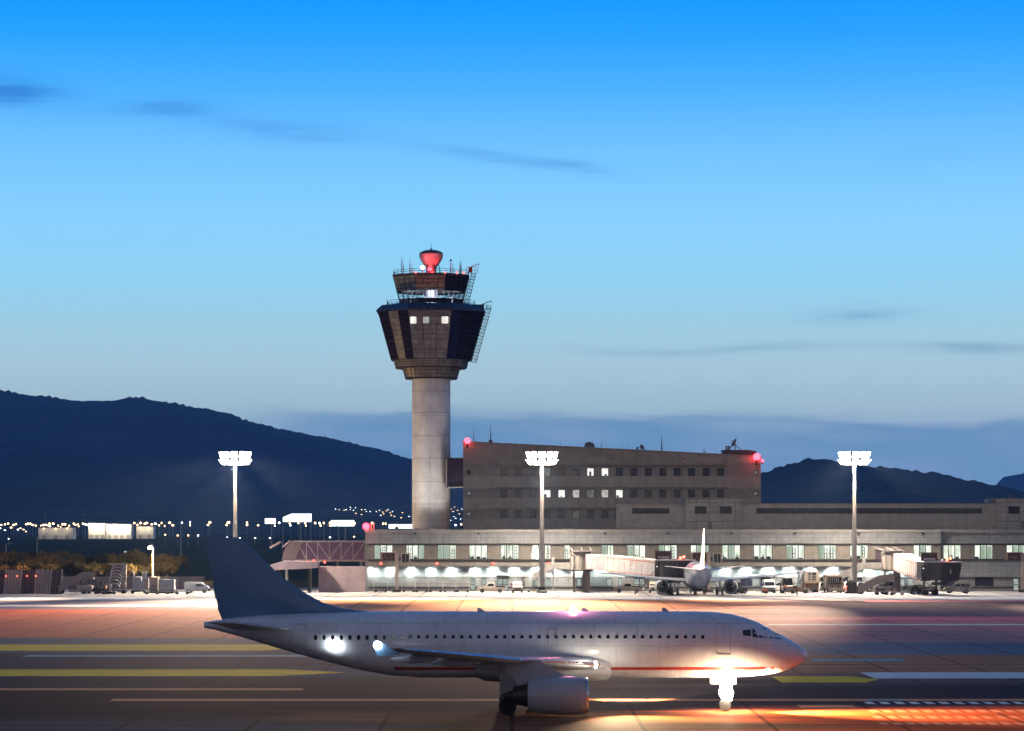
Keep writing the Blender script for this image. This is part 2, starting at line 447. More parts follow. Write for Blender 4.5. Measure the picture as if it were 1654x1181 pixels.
# ------------------------------------------------------------------ ground
def ground_mat():
    m = bpy.data.materials.new('airfield_pavement'); m.use_nodes = True
    t = NT(m.node_tree)
    out = t.n('ShaderNodeOutputMaterial'); b = t.n('ShaderNodeBsdfPrincipled'); t.l(b.outputs[0], out.inputs[0])
    tc = t.n('ShaderNodeTexCoord'); co = tc.outputs['Object']
    s3 = t.n('ShaderNodeSeparateXYZ'); t.l(co, s3.inputs[0])
    X, Y = s3.outputs[0], s3.outputs[1]
    wv = t.xyz(t.m('MULTIPLY', X, .006), t.m('MULTIPLY', Y, .05), 0.0)
    wn = t.m('SUBTRACT', t.noise(wv, 1.0, 4, .6), .5)
    # pavement strips run parallel to the terminal; concrete and asphalt tones, with warm lamp light painted in as salmon and orange
    Yw = t.m('ADD', Y, t.m('MULTIPLY', wn, 14.0))
    def strips(lst):
        lst = sorted(lst, key=lambda q: q[0]); a0, a1 = 150.0, 560.0
        st = []
        for i, (ya, yb, c) in enumerate(lst):
            w_ = min(4.0, (yb - ya) * .3)
            st.append(((max(ya, a0) - a0 + (w_ if i else 0)) / (a1 - a0), lin(c)))
            st.append(((min(yb, a1) - a0 - w_) / (a1 - a0), lin(c)))
        nd = t.ramp(t.m('DIVIDE', t.m('SUBTRACT', Yw, a0), a1 - a0), st)
        return nd
    g = gy
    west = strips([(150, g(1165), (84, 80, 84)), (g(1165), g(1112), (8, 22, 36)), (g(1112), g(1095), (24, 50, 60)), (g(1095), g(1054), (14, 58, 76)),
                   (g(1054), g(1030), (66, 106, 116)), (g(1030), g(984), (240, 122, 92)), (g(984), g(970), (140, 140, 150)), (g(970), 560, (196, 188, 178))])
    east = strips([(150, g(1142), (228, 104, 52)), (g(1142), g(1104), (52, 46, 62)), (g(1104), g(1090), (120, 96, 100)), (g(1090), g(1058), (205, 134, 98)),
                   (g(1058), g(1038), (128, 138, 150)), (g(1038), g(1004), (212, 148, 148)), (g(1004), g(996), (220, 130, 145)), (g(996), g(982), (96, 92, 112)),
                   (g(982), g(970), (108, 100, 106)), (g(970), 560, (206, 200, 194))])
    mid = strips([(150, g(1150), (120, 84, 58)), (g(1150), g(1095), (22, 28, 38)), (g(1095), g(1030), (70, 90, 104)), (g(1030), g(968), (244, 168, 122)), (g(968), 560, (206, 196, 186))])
    nx = t.m('ADD', X, t.m('MULTIPLY', t.m('SUBTRACT', t.noise(t.xyz(0.0, t.m('MULTIPLY', Y, .12), 4.0), 1.0, 3), .5), 60.0))
    # where the strips change along their length, measured across the airfield
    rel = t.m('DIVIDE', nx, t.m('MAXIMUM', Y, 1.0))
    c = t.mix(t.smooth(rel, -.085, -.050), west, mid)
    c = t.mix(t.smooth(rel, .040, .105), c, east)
    # tyre marks, stains, slab joints
    tn = t.noise(t.xyz(t.m('MULTIPLY', X, .02), t.m('MULTIPLY', Y, .55), 7.0), 1.0, 5, .65)
    f = t.n('ShaderNodeMapRange'); t.l(tn, f.inputs[0]); f.inputs['From Min'].default_value = .3; f.inputs['From Max'].default_value = .7
    f.inputs['To Min'].default_value = .58; f.inputs['To Max'].default_value = 1.28
    c = t.mix(1.0, c, t.xyz(f.outputs[0], f.outputs[0], f.outputs[0]), 'MULTIPLY')
    n2 = t.m('ADD', t.m('MULTIPLY', t.noise(co, .35, 5, .65), .55), t.m('MULTIPLY', t.noise(co, .045, 4, .6), .45))
    f2 = t.n('ShaderNodeMapRange'); t.l(n2, f2.inputs[0]); f2.inputs['To Min'].default_value = .58; f2.inputs['To Max'].default_value = 1.42
    c = t.mix(1.0, c, t.xyz(f2.outputs[0], f2.outputs[0], f2.outputs[0]), 'MULTIPLY')
    br = t.n('ShaderNodeTexBrick'); t.l(t.xyz(X, Y, 0.0), br.inputs['Vector']); br.offset = 0.0
    br.inputs['Scale'].default_value = 1.0; br.inputs['Brick Width'].default_value = 7.5; br.inputs['Row Height'].default_value = 7.5
    br.inputs['Mortar Size'].default_value = .14; br.inputs['Color1'].default_value = (1, 1, 1, 1); br.inputs['Color2'].default_value = (.93, .93, .93, 1); br.inputs['Mortar'].default_value = (.42, .42, .42, 1)
    c = t.mix(1.0, c, br.outputs['Color'], 'MULTIPLY')
    # dark grassland beyond the apron
    gn = t.noise(co, .02, 5)
    grass = t.mix(gn, (.012, .016, .012, 1), (.045, .042, .022, 1))
    edge = t.smooth(t.m('ADD', Y, t.m('MULTIPLY', t.m('MINIMUM', X, 0.0), -.15)), 548, 556)
    c = t.mix(edge, c, grass)
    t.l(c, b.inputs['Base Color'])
    rr = t.n('ShaderNodeMapRange'); t.l(tn, rr.inputs[0]); rr.inputs['To Min'].default_value = .75; rr.inputs['To Max'].default_value = .95
    t.l(t.m('ADD', rr.outputs[0], t.m('MULTIPLY', edge, .15)), b.inputs['Roughness'])
    b.inputs['Specular IOR Level'].default_value = .015
    bp = t.n('ShaderNodeBump'); bp.inputs['Strength'].default_value = .35; bp.inputs['Distance'].default_value = .03
    t.l(t.noise(co, 1.4, 4), bp.inputs['Height']); t.l(bp.outputs[0], b.inputs['Normal'])
    return m
g_ = MB()
xs = [-14000, -3000, -600, 600, 3000, 14000]; ys = [-300, 100, 700, 3000, 16500]
for a, b_ in zip(xs, xs[1:]):
    for c_, d_ in zip(ys, ys[1:]):
        g_.face([(a, c_, 0), (b_, c_, 0), (b_, d_, 0), (a, d_, 0)])
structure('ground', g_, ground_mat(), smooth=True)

YEL = mat('yellow_light_streak', (1.0, .60, .004), .85, var=.2, scale=.4, spec=.1)
WPT = mat('white_light_streak', (.85, .80, .74), .85, var=.2, scale=.4, spec=.1)
OPT = mat('orange_light_streak', (.85, .30, .12), .85, var=.2, scale=.4, spec=.1)
CPT = mat('teal_light_streak', (.06, .36, .38), .85, var=.25, scale=.4, spec=.1)
PPT = mat('pink_light_streak', (.75, .22, .24), .85, var=.2, scale=.4, spec=.1)
def line(ya, yb, xa, xb, m, z=.004, taper=0):  # light trails drawn as flat painted streaks
    """light trail painted as a coloured line on the pavement; ya, yb rows at which its far and near edge lie, xa, xb its ends"""
    Y1, Y0 = gy(ya), gy(yb); mb = MB(); ym = (Y0 + Y1) / 2
    x0, x1 = px(xa, ym), px(xb, ym)
    n = 40; xs_ = [x0 + (x1 - x0) * i / n for i in range(n + 1)]
    wob_ = lambda x: (noise.noise(Vector((x * .03, ym, 0))) * .05) * (Y1 - Y0)
    fr = lambda i: min(1, (1 - i / n) * taper) if taper else 1
    for i in range(n):
        h = [(Y1 - Y0) / 2 * fr(i), (Y1 - Y0) / 2 * fr(i + 1)]
        mb.face([(xs_[i], ym - h[0] + wob_(xs_[i]), z), (xs_[i + 1], ym - h[1] + wob_(xs_[i + 1]), z), (xs_[i + 1], ym + h[1] + wob_(xs_[i + 1]), z), (xs_[i], ym + h[0] + wob_(xs_[i]), z)])
    structure('painted_light_streak', mb, m)
line(1041, 1051, -200, 487, YEL, taper=14)
line(1081, 1092, -200, 560, YEL, taper=7)
line(1093, 1103, 1255, 1420, YEL, taper=5)
line(1086, 1096, 1400, 1900, WPT, .008)
line(1112, 1115, -200, 489, OPT)
line(1129, 1132.5, 180, 1900, OPT)
line(1139, 1143, 1290, 1380, OPT)
line(977, 980, -200, 495, WPT)
line(964.5, 968.5, -60, 1900, WPT, .006)
line(970, 972, 1395, 1900, PPT, .006)
line(1058, 1061, 40, 640, CPT)
line(1064, 1068, 1310, 1460, CPT)
line(1130, 1132, 1400, 1460, CPT, .008)
line(998, 1000, 1080, 1900, PPT)
line(1008, 1010, 1240, 1900, WPT)
for k in range(16):
    line(1134, 1137.5, 1398 + k * 24, 1412 + k * 24, WPT, .008)
for r_ in range(3):
    for k in range(16):
        line(1147 + 10 * r_, 1151 + 10 * r_, 1404 + k * 22 + r_ * 8, 1418 + k * 22 + r_ * 8, OPT, .008)

# ------------------------------------------------------------------ hills
def prof(pts, x):
    if x <= pts[0][0]: return pts[0][1]
    for (a, b_), (c_, d_) in zip(pts, pts[1:]):
        if x <= c_:
            t = (x - a) / (c_ - a); t = t * t * (3 - 2 * t) * .5 + t * .5
            return b_ + (d_ - b_) * t
    return pts[-1][1]
class Hill:
    def __init__(s, pts, Yr, front, back, bump, seed):
        s.pts, s.Yr, s.front, s.back, s.bump, s.seed = pts, Yr, front, back, bump, seed
    def z(s, X, Y, fine=True):
        xp = CX + X * F / s.Yr
        top = CH + (HY - prof(s.pts, xp)) * s.Yr / F
        if Y <= s.Yr: t = (Y - (s.Yr - s.front)) / s.front
        else: t = 1 - (Y - s.Yr) / s.back
        t = max(0, min(1, t))
        sh = t ** .8 * (1 - .25 * (1 - t))
        z = top * sh
        gl = noise.fractal(Vector((X / 900, Y / 900, s.seed)), 1.0, 2.0, 4)
        z += gl * top * .16 * t * (1 - t) * 4
        if fine:
            z += s.bump * (abs(noise.noise(Vector((X / 24, Y / 60, s.seed)))) * 1.3 + noise.noise(Vector((X / 9, Y / 30, s.seed + 5))) * .55) * min(1, t * 3)
        return z - 2.5 if t <= 0 else z
    def build(s, name, m, xa, xb, nx=460):
        mb = MB(); rows = []
        ts = [0, .08, .18, .3, .42, .54, .64, .74, .82, .88, .93, .97, 1.0]
        Ys = [s.Yr - s.front + s.front * t for t in ts] + [s.Yr + s.back * t for t in (.04, .15, .4, .7, 1.0)]
        for Y in Ys:
            row = []
            for i in range(nx + 1):
                xp = xa + (xb - xa) * i / nx
                X = px(xp, s.Yr)
                row.append((X, Y, s.z(X, Y)))
            rows.append(row)
        mb.rings(rows, closed=False, cap=False)
        o = part(name, mb, m, smooth=True)
        o['kind'] = 'structure'
        return o
def hillmat(name, a, b_):
    m = bpy.data.materials.new(name); m.use_nodes = True
    t = NT(m.node_tree)
    out = t.n('ShaderNodeOutputMaterial'); b = t.n('ShaderNodeBsdfPrincipled'); t.l(b.outputs[0], out.inputs[0])
    tc = t.n('ShaderNodeTexCoord')
    n1_ = t.noise(tc.outputs['Object'], .004, 6, .65); n2_ = t.noise(tc.outputs['Object'], .03, 4, .7)
    t.l(t.mix(t.smooth(t.m('ADD', t.m('MULTIPLY', n1_, .6), t.m('MULTIPLY', n2_, .4)), .35, .65), (*a, 1), (*b_, 1)), b.inputs['Base Color'])
    b.inputs['Roughness'].default_value = .95; b.inputs['Specular IOR Level'].default_value = .1
    return m
HM = hillmat('forested_hillside', (.008, .014, .014), (.060, .062, .045))
left_hill = Hill([(-300, 640), (-60, 628), (0, 632), (60, 640), (130, 648), (180, 648), (215, 642), (260, 649), (330, 661), (365, 667), (400, 681), (450, 693), (520, 706), (600, 723),
                  (665, 742), (740, 764), (850, 800), (1000, 835), (1100, 849)], 9000, 3600, 2600, 7.5, 1)
foot_hill = Hill([(-300, 768), (0, 764), (130, 768), (200, 781), (300, 794), (420, 806), (520, 815), (640, 818), (760, 822), (900, 836), (1050, 850)], 5600, 2100, 900, 3.5, 7)
right_hill = Hill([(1000, 850), (1100, 832), (1170, 800), (1229, 768), (1260, 755), (1300, 745), (1330, 742), (1360, 748), (1400, 753), (1440, 758), (1520, 768), (1560, 778), (1600, 786), (1654, 803), (1750, 826), (1900, 850)], 5200, 1900, 1500, 6.0, 3)
far_hill = Hill([(1400, 852), (1560, 812), (1606, 785), (1622, 771), (1654, 765), (1720, 752), (1850, 760), (2100, 790)], 15000, 1500, 900, 6.0, 9)
left_hill.build('mountain', HM, -320, 1110, 620)
foot_hill.build('foothill', HM, -320, 1060, 460)
right_hill.build('hill', HM, 990, 1905, 460)
far_hill.build('far_mountain', HM, 1390, 2150, 260)

# ------------------------------------------------------------------ distant town: lamps, lit sheds, billboards
def town_lamp_proto(m, name, label, grp, hgt, r):
    mb = MB(); mb.k = 1
    mb.tube((0, 0, 0), (0, 0, hgt), .16, 6, .10)
    mb.k = 0
    mb.lathe(0, 0, [(.1, hgt - .2), (r, hgt + .1 * r), (r, hgt + .9 * r), (r * .5, hgt + 1.5 * r), (.05, hgt + 1.7 * r)], 8)
    o = part(name, mb, [m, GALV]); tag(o, label, 'lamp', grp)
    return o
LG = 'street lamps of the distant town'
LW = 'small lit street lamp among the many lamps of the distant town under the mountain'
pr = town_lamp_proto(TOWNL, 'street_lamp', LW, LG, 10, .75)
pr2 = town_lamp_proto(TOWNW, 'street_lamp', LW, LG, 10, .7)
first = {0: True, 1: True}
def town(x, y, white=0, Y=None, r=1.0):
    Y = Y or 2900 + random.uniform(-250, 250)
    z = pz(y, Y); src = pr2 if white else pr
    if first[white]: o = src; first[white] = False
    else: o = dup(src)
    s = max(.15, (z - .6) / 10)
    o.location = (px(x, Y), Y, 0); o.scale = (r, r, s)
    # keep the lamp head round while the pole takes the height
    return o
for x, y in [(2, 848), (8, 847), (13, 846), (26, 846.5), (0, 853), (8, 856), (18, 852), (29, 855), (42, 858), (42, 847), (45, 846), (49, 846), (53, 848), (58, 849), (66, 849), (70, 848), (74, 848),
             (79, 849), (80, 846), (86, 846), (81, 850), (94, 849), (98, 851), (101, 847), (105, 847), (112, 849), (110, 852), (119, 846), (122, 848), (126, 847), (127, 850), (134, 846), (138, 847), (142, 848),
             (217, 845), (222, 848), (227, 845), (234, 846), (237, 845), (245, 847), (251, 846), (261, 845), (257, 848.5), (266, 849.5), (274, 844.5), (279, 848.5), (294, 844.5), (307, 844), (307, 848.5), (339, 844), (336, 848),
             (67, 855), (111, 855), (88, 854), (164, 857.5), (209, 858), (38, 855), (33, 853), (22, 848)]:
    town(x, y, int(random.random() < .1), r=random.uniform(.6, 1.75))
for x, y, wt in [(368, 844.5, 0), (366, 848, 0), (370, 844, 0), (399, 844.5, 0), (399, 848, 0), (417, 848.5, 0), (451, 844.5, 1), (469, 848.5, 1), (482, 845, 0), (494, 849, 0), (493, 845, 0), (509, 845, 0), (516, 845, 1),
                 (523, 845, 0), (518, 849, 0), (444, 849, 1), (533, 845, 0), (619, 846, 0), (623, 846, 0), (573, 845.5, 0), (387, 868, 1), (412, 868, 1), (436, 868, 1), (367, 867, 1), (533, 867, 1), (572, 866, 0),
                 (267, 863, 0), (287, 864, 0), (304, 864, 0), (320, 864, 1), (14, 869, 1), (736, 848, 1), (745, 847, 0), (601, 845, 0)]:
    Yt = 2600 if y < 860 else 1650
    town(x, y, wt, Yt + random.uniform(-80, 80), r=random.uniform(.8, 1.2) * (1 if y < 860 else .6))
# lamps on the hillside: found where the line of sight meets the slope
def hit(x, y, hill):
    Y = hill.Yr - hill.front
    while Y < hill.Yr:
        if pz(y, Y) < hill.z(px(x, Y), Y, False) + 4: return Y
        Y += 12
    return None
hs = [(542, 822), (548, 823), (556, 824), (559, 823), (566, 819), (566, 823), (571, 824), (574, 820), (575, 829), (584, 823), (590, 823), (592, 826), (598, 826), (608, 826), (613, 824), (618, 827), (620, 830),
      (624, 825), (627, 823), (630, 828), (634, 826), (632, 832), (637, 834), (650, 828), (661, 834), (615, 832), (584, 831), (729, 822), (732, 826), (734, 819), (739, 824), (742, 830), (733, 834), (746, 822), (648, 836), (736, 837), (728, 840), (744, 838)]
HL = 'house lamps on the dark foothill'
for x, y in hs:
    Y = hit(x, y, foot_hill) or 5000
    o = dup(pr2 if random.random() < .5 else pr)
    o['group'] = HL; o['label'] = 'tiny house lamp in the cluster on the slope of the dark foothill'
    X = px(x, Y); zt = foot_hill.z(X, Y, False)
    o.location = (X, Y, zt - .5); o.scale = (random.uniform(1.1, 1.7),) * 2 + (max(.3, (pz(y, Y) - zt) / 10),)

def lit_shed(label, x0, x1, y0, y1, Y, ndoor, power=9000, peak=0.0):
    X0, X1, z1 = px(x0, Y), px(x1, Y), pz(y0, Y)
    t = thing('warehouse', label, 'warehouse', ((X0 + X1) / 2, Y, 0))
    mb = MB(); mb.prism([(X0, 0), (X1, 0), (X1, z1), ((X0 + X1) / 2, z1 + peak), (X0, z1)], Y, Y + 16)
    part('wall', mb, mat('shed_wall', (.78, .74, .66), .8, tile=(2.5, 30, 0, .1)), t)
    mb = MB(); mb.box(X0 - .4, X1 + .4, Y - .3, Y + 16.3, z1 + .003, z1 + .45)
    part('roof', mb, ROOFM, t)
    for k in range(ndoor):
        xx = X0 + (X1 - X0) * (k + .5) / ndoor
        part('door', MB().box(xx - 1.4, xx + 1.4, Y - .08, Y - .003, .02, 3.2), mat('shed_door', (.4, .38, .35), .6), t)
        part('lamp', MB().box(xx - .5, xx + .5, Y - 1.2, Y - .1, z1 - .5, z1 - .2), TOWNL, t)
        lamp('shed_light', 'POINT', (xx, Y - 5, z1 - .4), power, (1, .88, .66), t, radius=.5)
    return t
lit_shed('floodlit white warehouse with stepped roof, left of the largest white shed in the distant town', 143, 170, 846, 858.5, 2500, 3, 4500)
lit_shed('largest floodlit white shed in the distant town, long and low', 171.5, 212, 847.5, 859, 2450, 4, 5000)
lit_shed('small pale shed right of the largest white shed in the distant town', 220, 248, 851, 858.5, 2500, 2, 1500)
lit_shed('long dim brown shed left of the white warehouses in the distant town', 62, 118, 853, 859.5, 2400, 3, 700)

def billboard(label, x0, x1, y0, y1, Y, cut=0):
    X0, X1, z0, z1 = px(x0, Y), px(x1, Y), pz(y1, Y), pz(y0, Y)
    t = thing('billboard', label, 'billboard', ((X0 + X1) / 2, Y, 0))
    q = MB()
    q.prism([(X0, z0), (X1, z0), (X1, z1), (X0 + (X1 - X0) * cut, z1), (X0, z0 + (z1 - z0) * (.55 if cut else 1))], Y, Y + .6)
    part('panel', q, SIGNW, t)
    q = MB(); q.box(X0 - .15, X1 + .15, Y + .603, Y + .9, z0 - .2, z1 + .05)
    part('frame', q, STEEL, t)
    xm = X0 + (X1 - X0) * .62
    part('pole', MB().tube((xm, Y + .45, 0), (xm, Y + .45, z0 - .201), .35, 8), GALV, t)
    part('catwalk', MB().box(X0, X1, Y - .9, Y - .2, z0 - .35, z0 - .25), STEEL, t)
    return t
billboard('smallest lit billboard, bluish white, leftmost of the four behind the apron', 428, 445, 837.5, 846, 1500)
billboard('tallest lit billboard with stepped top edge on a single pole', 457, 503, 830, 843, 1500, .3)
billboard('wide lit billboard just left of the red lamp on the terminal corner', 534.5, 572, 840.5, 850, 1500)
billboard('lit billboard partly hidden behind the tower shaft and terminal roof', 628, 668, 847, 853.5, 1300)

def slim_lamp(label, x, ytop, ybase, Y, arm=-1.2, lit=None, group=None, r=.11):
    X, z = px(x, Y), pz(ytop, Y)
    t = thing('lamp_post', label, 'lamp post', (X, Y, 0), group)
    part('pole', MB().tube((X, Y, 0), (X, Y, z - .1), r * 1.6, 8, r), POLE, t)
    q = MB(); q.tube((X, Y, z - .15), (X + arm, Y, z + .15), r * .7, 6); part('arm', q, POLE, t)
    q = MB(); q.beam((X + arm * .8, Y, z + .12), (X + arm * 1.5, Y, z + .22), .38, .2)
    part('head', q, GALV, t)
    if lit:
        q = MB(); q.lathe(X + arm * 1.2, Y, [(.04, z - .42), (.3, z - .3), (.36, z - .05), (.22, z + .06)], 10)
        part('lens', q, lit, t)
    return t
slim_lamp('lamp post with small lit head beside the tallest billboard, left of its pole', 457, 845, 873, 1150, 2.2, TOWNL)
slim_lamp('lamp post with lit head above the glass walkway, midway between two billboards', 523, 848.5, 873, 1150, 2.0, TOWNL)
slim_lamp('thin unlit post right of the tallest billboard', 502, 838, 873, 1150, .8)
slim_lamp('thin unlit post under the wide billboard left of the terminal', 547, 850, 873, 1150, -.6)
slim_lamp('tall dim lamp post standing left of the white warehouses', 74, 832, 850, 2300, -1.8)
slim_lamp('tall dim lamp post standing just left of the stepped white warehouse', 137, 831.5, 848, 2300, -2.5)
slim_lamp('unlit lamp post at the left edge behind the golden trees', 10, 878.5, 905, 800, 1.2)
slim_lamp('bare thin pole rising behind the golden trees', 60, 868, 905, 820, .3)
slim_lamp('tall thin pole right of the starry apron lamp', 292, 844, 906, 900, -.4)
slim_lamp('short post with a small dim head behind the trees beside the lit bollard', 229, 893, 903, 840, -.7)
sl = slim_lamp('lit street lamp with round orange glow over the dark trees', 247, 884, 928, 600, -.55, emit('sodium_lens', (1, .66, .34), 60), r=.13)
lamp('sodium_light', 'POINT', P(243, 880, 598), 60000, (1, .62, .28), sl, radius=.4)
t = thing('lit_beacon', 'short pale glowing post head behind the trees', 'beacon', (px(203, 760), 760, 0))
q = MB(); X = px(203, 760); q.tube((X, 760, 0), (X, 760, pz(901, 760)), .12, 6); part('pole', q, GALV, t)
q = MB(); q.lathe(X, 760, [(.16, pz(901, 760)), (.38, pz(891.5, 760)), (.2, pz(890.5, 760))], 10); part('lamp_head', q, emit('beacon_head', (1, .95, .8), 1.6), t)

# ------------------------------------------------------------------ olive and carob trees behind the left apron
def leafmat(name, a, b_):
    m = bpy.data.materials.new(name); m.use_nodes = True
    t = NT(m.node_tree)
    out = t.n('ShaderNodeOutputMaterial'); b = t.n('ShaderNodeBsdfPrincipled'); t.l(b.outputs[0], out.inputs[0])
    oi = t.n('ShaderNodeObjectInfo'); tc = t.n('ShaderNodeTexCoord')
    f = t.m('ADD', t.m('MULTIPLY', t.noise(tc.outputs['Object'], .9, 3), .8), t.m('MULTIPLY', oi.outputs['Random'], .35))
    t.l(t.mix(t.smooth(f, .3, .9), (*a, 1), (*b_, 1)), b.inputs['Base Color'])
    b.inputs['Roughness'].default_value = .75
    return m
LEAF1 = leafmat('olive_leaves', (.025, .03, .012), (.15, .11, .035))
LEAF2 = leafmat('lamp_gold_leaves', (.16, .10, .025), (.34, .20, .05))  # leaf colour carries the golden lamplight falling on these trees
BARK = mat('bark', (.10, .07, .045), .9)
def crown_mesh(rx, rz, zc, n, seed, mt, leaf=.26):
    rnd = random.Random(seed); mb = MB()
    cl = []
    for _ in range(15):
        a = rnd.uniform(0, 2 * math.pi); r_ = rnd.uniform(.25, .85) * rx; h = rnd.uniform(-.7, .75) * rz
        cl.append((r_ * math.cos(a), r_ * math.sin(a), zc + h * (1 - .35 * r_ / rx), rnd.uniform(.20, .36) * rx))
    for _ in range(n):
        c0 = rnd.choice(cl)
        d = Vector((rnd.gauss(0, 1), rnd.gauss(0, 1), rnd.gauss(0, 1))).normalized()
        p_ = Vector(c0[:3]) + d * c0[3] * rnd.uniform(.55, 1.05)
        a = Vector((rnd.gauss(0, 1), rnd.gauss(0, 1), rnd.gauss(0, 1))).normalized(); b_ = a.orthogonal().normalized(); s = leaf * rnd.uniform(.6, 1.4)
        mb.face([p_ - a * s, p_ + b_ * s * .55, p_ + a * s, p_ - b_ * s * .55])
    return mesh_of('crown', mb, mt, recalc=False)
def trunk_mesh(h, r, rx, seed):
    rnd = random.Random(seed); mb = MB()
    pts = [(0, 0, 0), (.1 * r, .2, h * .35), (-.15, .1, h * .6)]
    mb.tube(pts[0], pts[1], r, 8, r * .8); mb.tube(pts[1], pts[2], r * .8, 8, r * .6)
    for k in range(5):
        a = k * 1.26 + rnd.uniform(-.3, .3)
        mb.tube(pts[2], (rx * .55 * math.cos(a), rx * .55 * math.sin(a), h * rnd.uniform(.95, 1.3)), r * .4, 6, r * .12)
    return mesh_of('trunk', mb, BARK)
VAR = []
for k, (rx, rz, zc, mt) in enumerate([(2.9, 1.9, 3.2, LEAF1), (3.4, 1.7, 2.9, LEAF1), (2.4, 2.1, 3.3, LEAF1), (3.0, 1.6, 2.7, LEAF2)]):
    VAR.append((crown_mesh(rx, rz, zc, 1250, k, mt, .22), trunk_mesh(2.4, .22, rx, k)))
TREEL = {0: 'dark olive tree with broad crown in the tree belt behind the left apron', 1: 'low spreading olive tree in the tree belt behind the left apron',
         2: 'upright rounded olive tree in the tree belt behind the left apron', 3: 'tree with golden lamplight painted on its leaves in the tree belt behind the left apron'}
TREEN = {0: 'broad olive trees', 1: 'low spreading olive trees', 2: 'upright olive trees', 3: 'trees with painted golden lamplight'}
def tree(x, Y, s, v):
    o = thing('olive_tree' if v < 3 else 'lamp_gold_tree', TREEL[v], 'tree', (px(x, Y), Y, 0), TREEN[v] + ' in the belt behind the left apron')
    for nm, me in (('crown', VAR[v][0]), ('trunk', VAR[v][1])):
        c_ = bpy.data.objects.new(nm, me); COL.objects.link(c_); c_.parent = o
    o.rotation_euler = (0, 0, random.uniform(0, 6.28)); o.scale = (s * random.uniform(.9, 1.15), s * random.uniform(.9, 1.15), s)
for i in range(17):
    tree(-14 + i * 19 + random.uniform(-5, 5), 655 + random.uniform(-12, 12), random.uniform(.95, 1.2) * (1.0 if i < 10 else .95), random.choice([0, 1, 2] if i > 6 else [3, 1, 3, 0]))
for i in range(15):
    tree(-6 + i * 20 + random.uniform(-6, 6), 615 + random.uniform(-10, 10), random.uniform(.72, .92), random.choice([0, 1, 2, 3] if i < 8 else [0, 2, 1]))
for i in range(8):
    tree(-10 + i * 17, 720 + random.uniform(-15, 15), random.uniform(1.1, 1.25), 3)
for x, s in [(207, 1.25), (218, 1.35), (236, 1.15), (262, 1.15), (192, 1.1), (255, 1.0), (275, .95)]:
    tree(x, 636, s, 2 if s > 1.1 else 0)

# ------------------------------------------------------------------ terminal building
TY = 520.0
sT = TY / F
term = thing('terminal_building', 'long low grey terminal with lit upper windows and cool downlights behind the vehicles', 'terminal', (0, TY, 0))
XL, XS, XR = px(590, TY), px(1520, TY), px(1760, TY)
Zt = pz(855.5, TY)
def Z(y): return pz(y, TY)
zs = dict(top=Z(855.5), cap=Z(860), par=Z(878), win1=Z(880.5), win0=Z(903.2), led=Z(906), band=Z(915), low=Z(932), pl=Z(948), pl2=Z(950.5))
DEP = 30.0
# window positions (picture columns of the left edge, number of panes)
wins = [(604.5, 3), (656, 3), (707, 3), (757.5, 3), (808.5, 3), (860, 3), (911, 1), (971.5, 2), (1013, 3), (1064, 3), (1115.5, 3), (1166.5, 3), (1218, 3), (1270, 3), (1321.5, 3), (1373, 3), (1475.8, 3)]
winsR = [(1525, 3), (1576.5, 3), (1628.5, 3), (1680, 3)]
pw = 9.85 * sT
RD = .45
def wallrange(x0, x1, yf, wn, low_lights):
    hs_ = [(px(x, TY), px(x, TY) + n * pw, zs['win0'], zs['win1']) for x, n in wn]
    q = MB(); q.holes(x0, x1, zs['win0'] - .02, zs['par'], yf + .3, RD, hs_)
    part('pier_wall', q, CLADW, term, recalc=False)
    q = MB(); q.box(x0, x1, yf, yf + .9, zs['par'], zs['cap'] - .002)
    part('upper_wall', q, CLAD, term)
    q = MB(); q.box(x0 - .1, x1 + .1, yf - .12, yf + 1.0, zs['cap'], zs['top'])
    part('parapet_cap', q, CAP, term)
    q = MB(); q.box(x0 + .6, x1, yf - .25, yf + .297, zs['win0'] - .28, zs['win0'] - .023)
    part('ledge', q, LEDGE, term)
    q = MB(); q.box(x0 + .6, x1, yf + .1, yf + .297, zs['win1'] + .012, zs['par'] - .003)
    part('shading_strip', q, LEDGE, term)
    q = MB(); q.box(x0, x1, yf + .003, yf + .9, zs['band'], zs['win0'] - .283)
    part('band_wall', q, CLADB if low_lights else CLAD, term)
    yl = yf + (1.12 if low_lights else .02)
    q = MB(); q.box(x0, x1, yl, yf + 1.6, zs['low'], zs['band'] - .003)
    part('lower_wall', q, mat('soffit_wall_panel', (.55, .56, .55), .7, tile=(1.1, .9), joint=.75) if low_lights else CLAD, term)
wallrange(XL, XS - .002, TY, wins, True)
wallrange(XS, XR, TY + 1.4, winsR, False)
q = MB(); q.box(XL, XR, TY + 3.75, TY + DEP, 0, zs['top'] - .25)
q.box(XL, XL + .5, TY + 1.0, TY + 3.747, 0, zs['cap'] - .01)
part('core', q, CLAD, term)
q = MB(); q.box(XL + .01, XR, TY + 1.01, TY + DEP + .2, zs['cap'] - .25, zs['cap'] - .02)
part('roof', q, ROOFM, term)
q = MB(); q.box(XS - .6, XS - .004, TY + .95, TY + 3.7, 0, zs['cap'] - .3)
part('return_wall', q, CLAD, term)
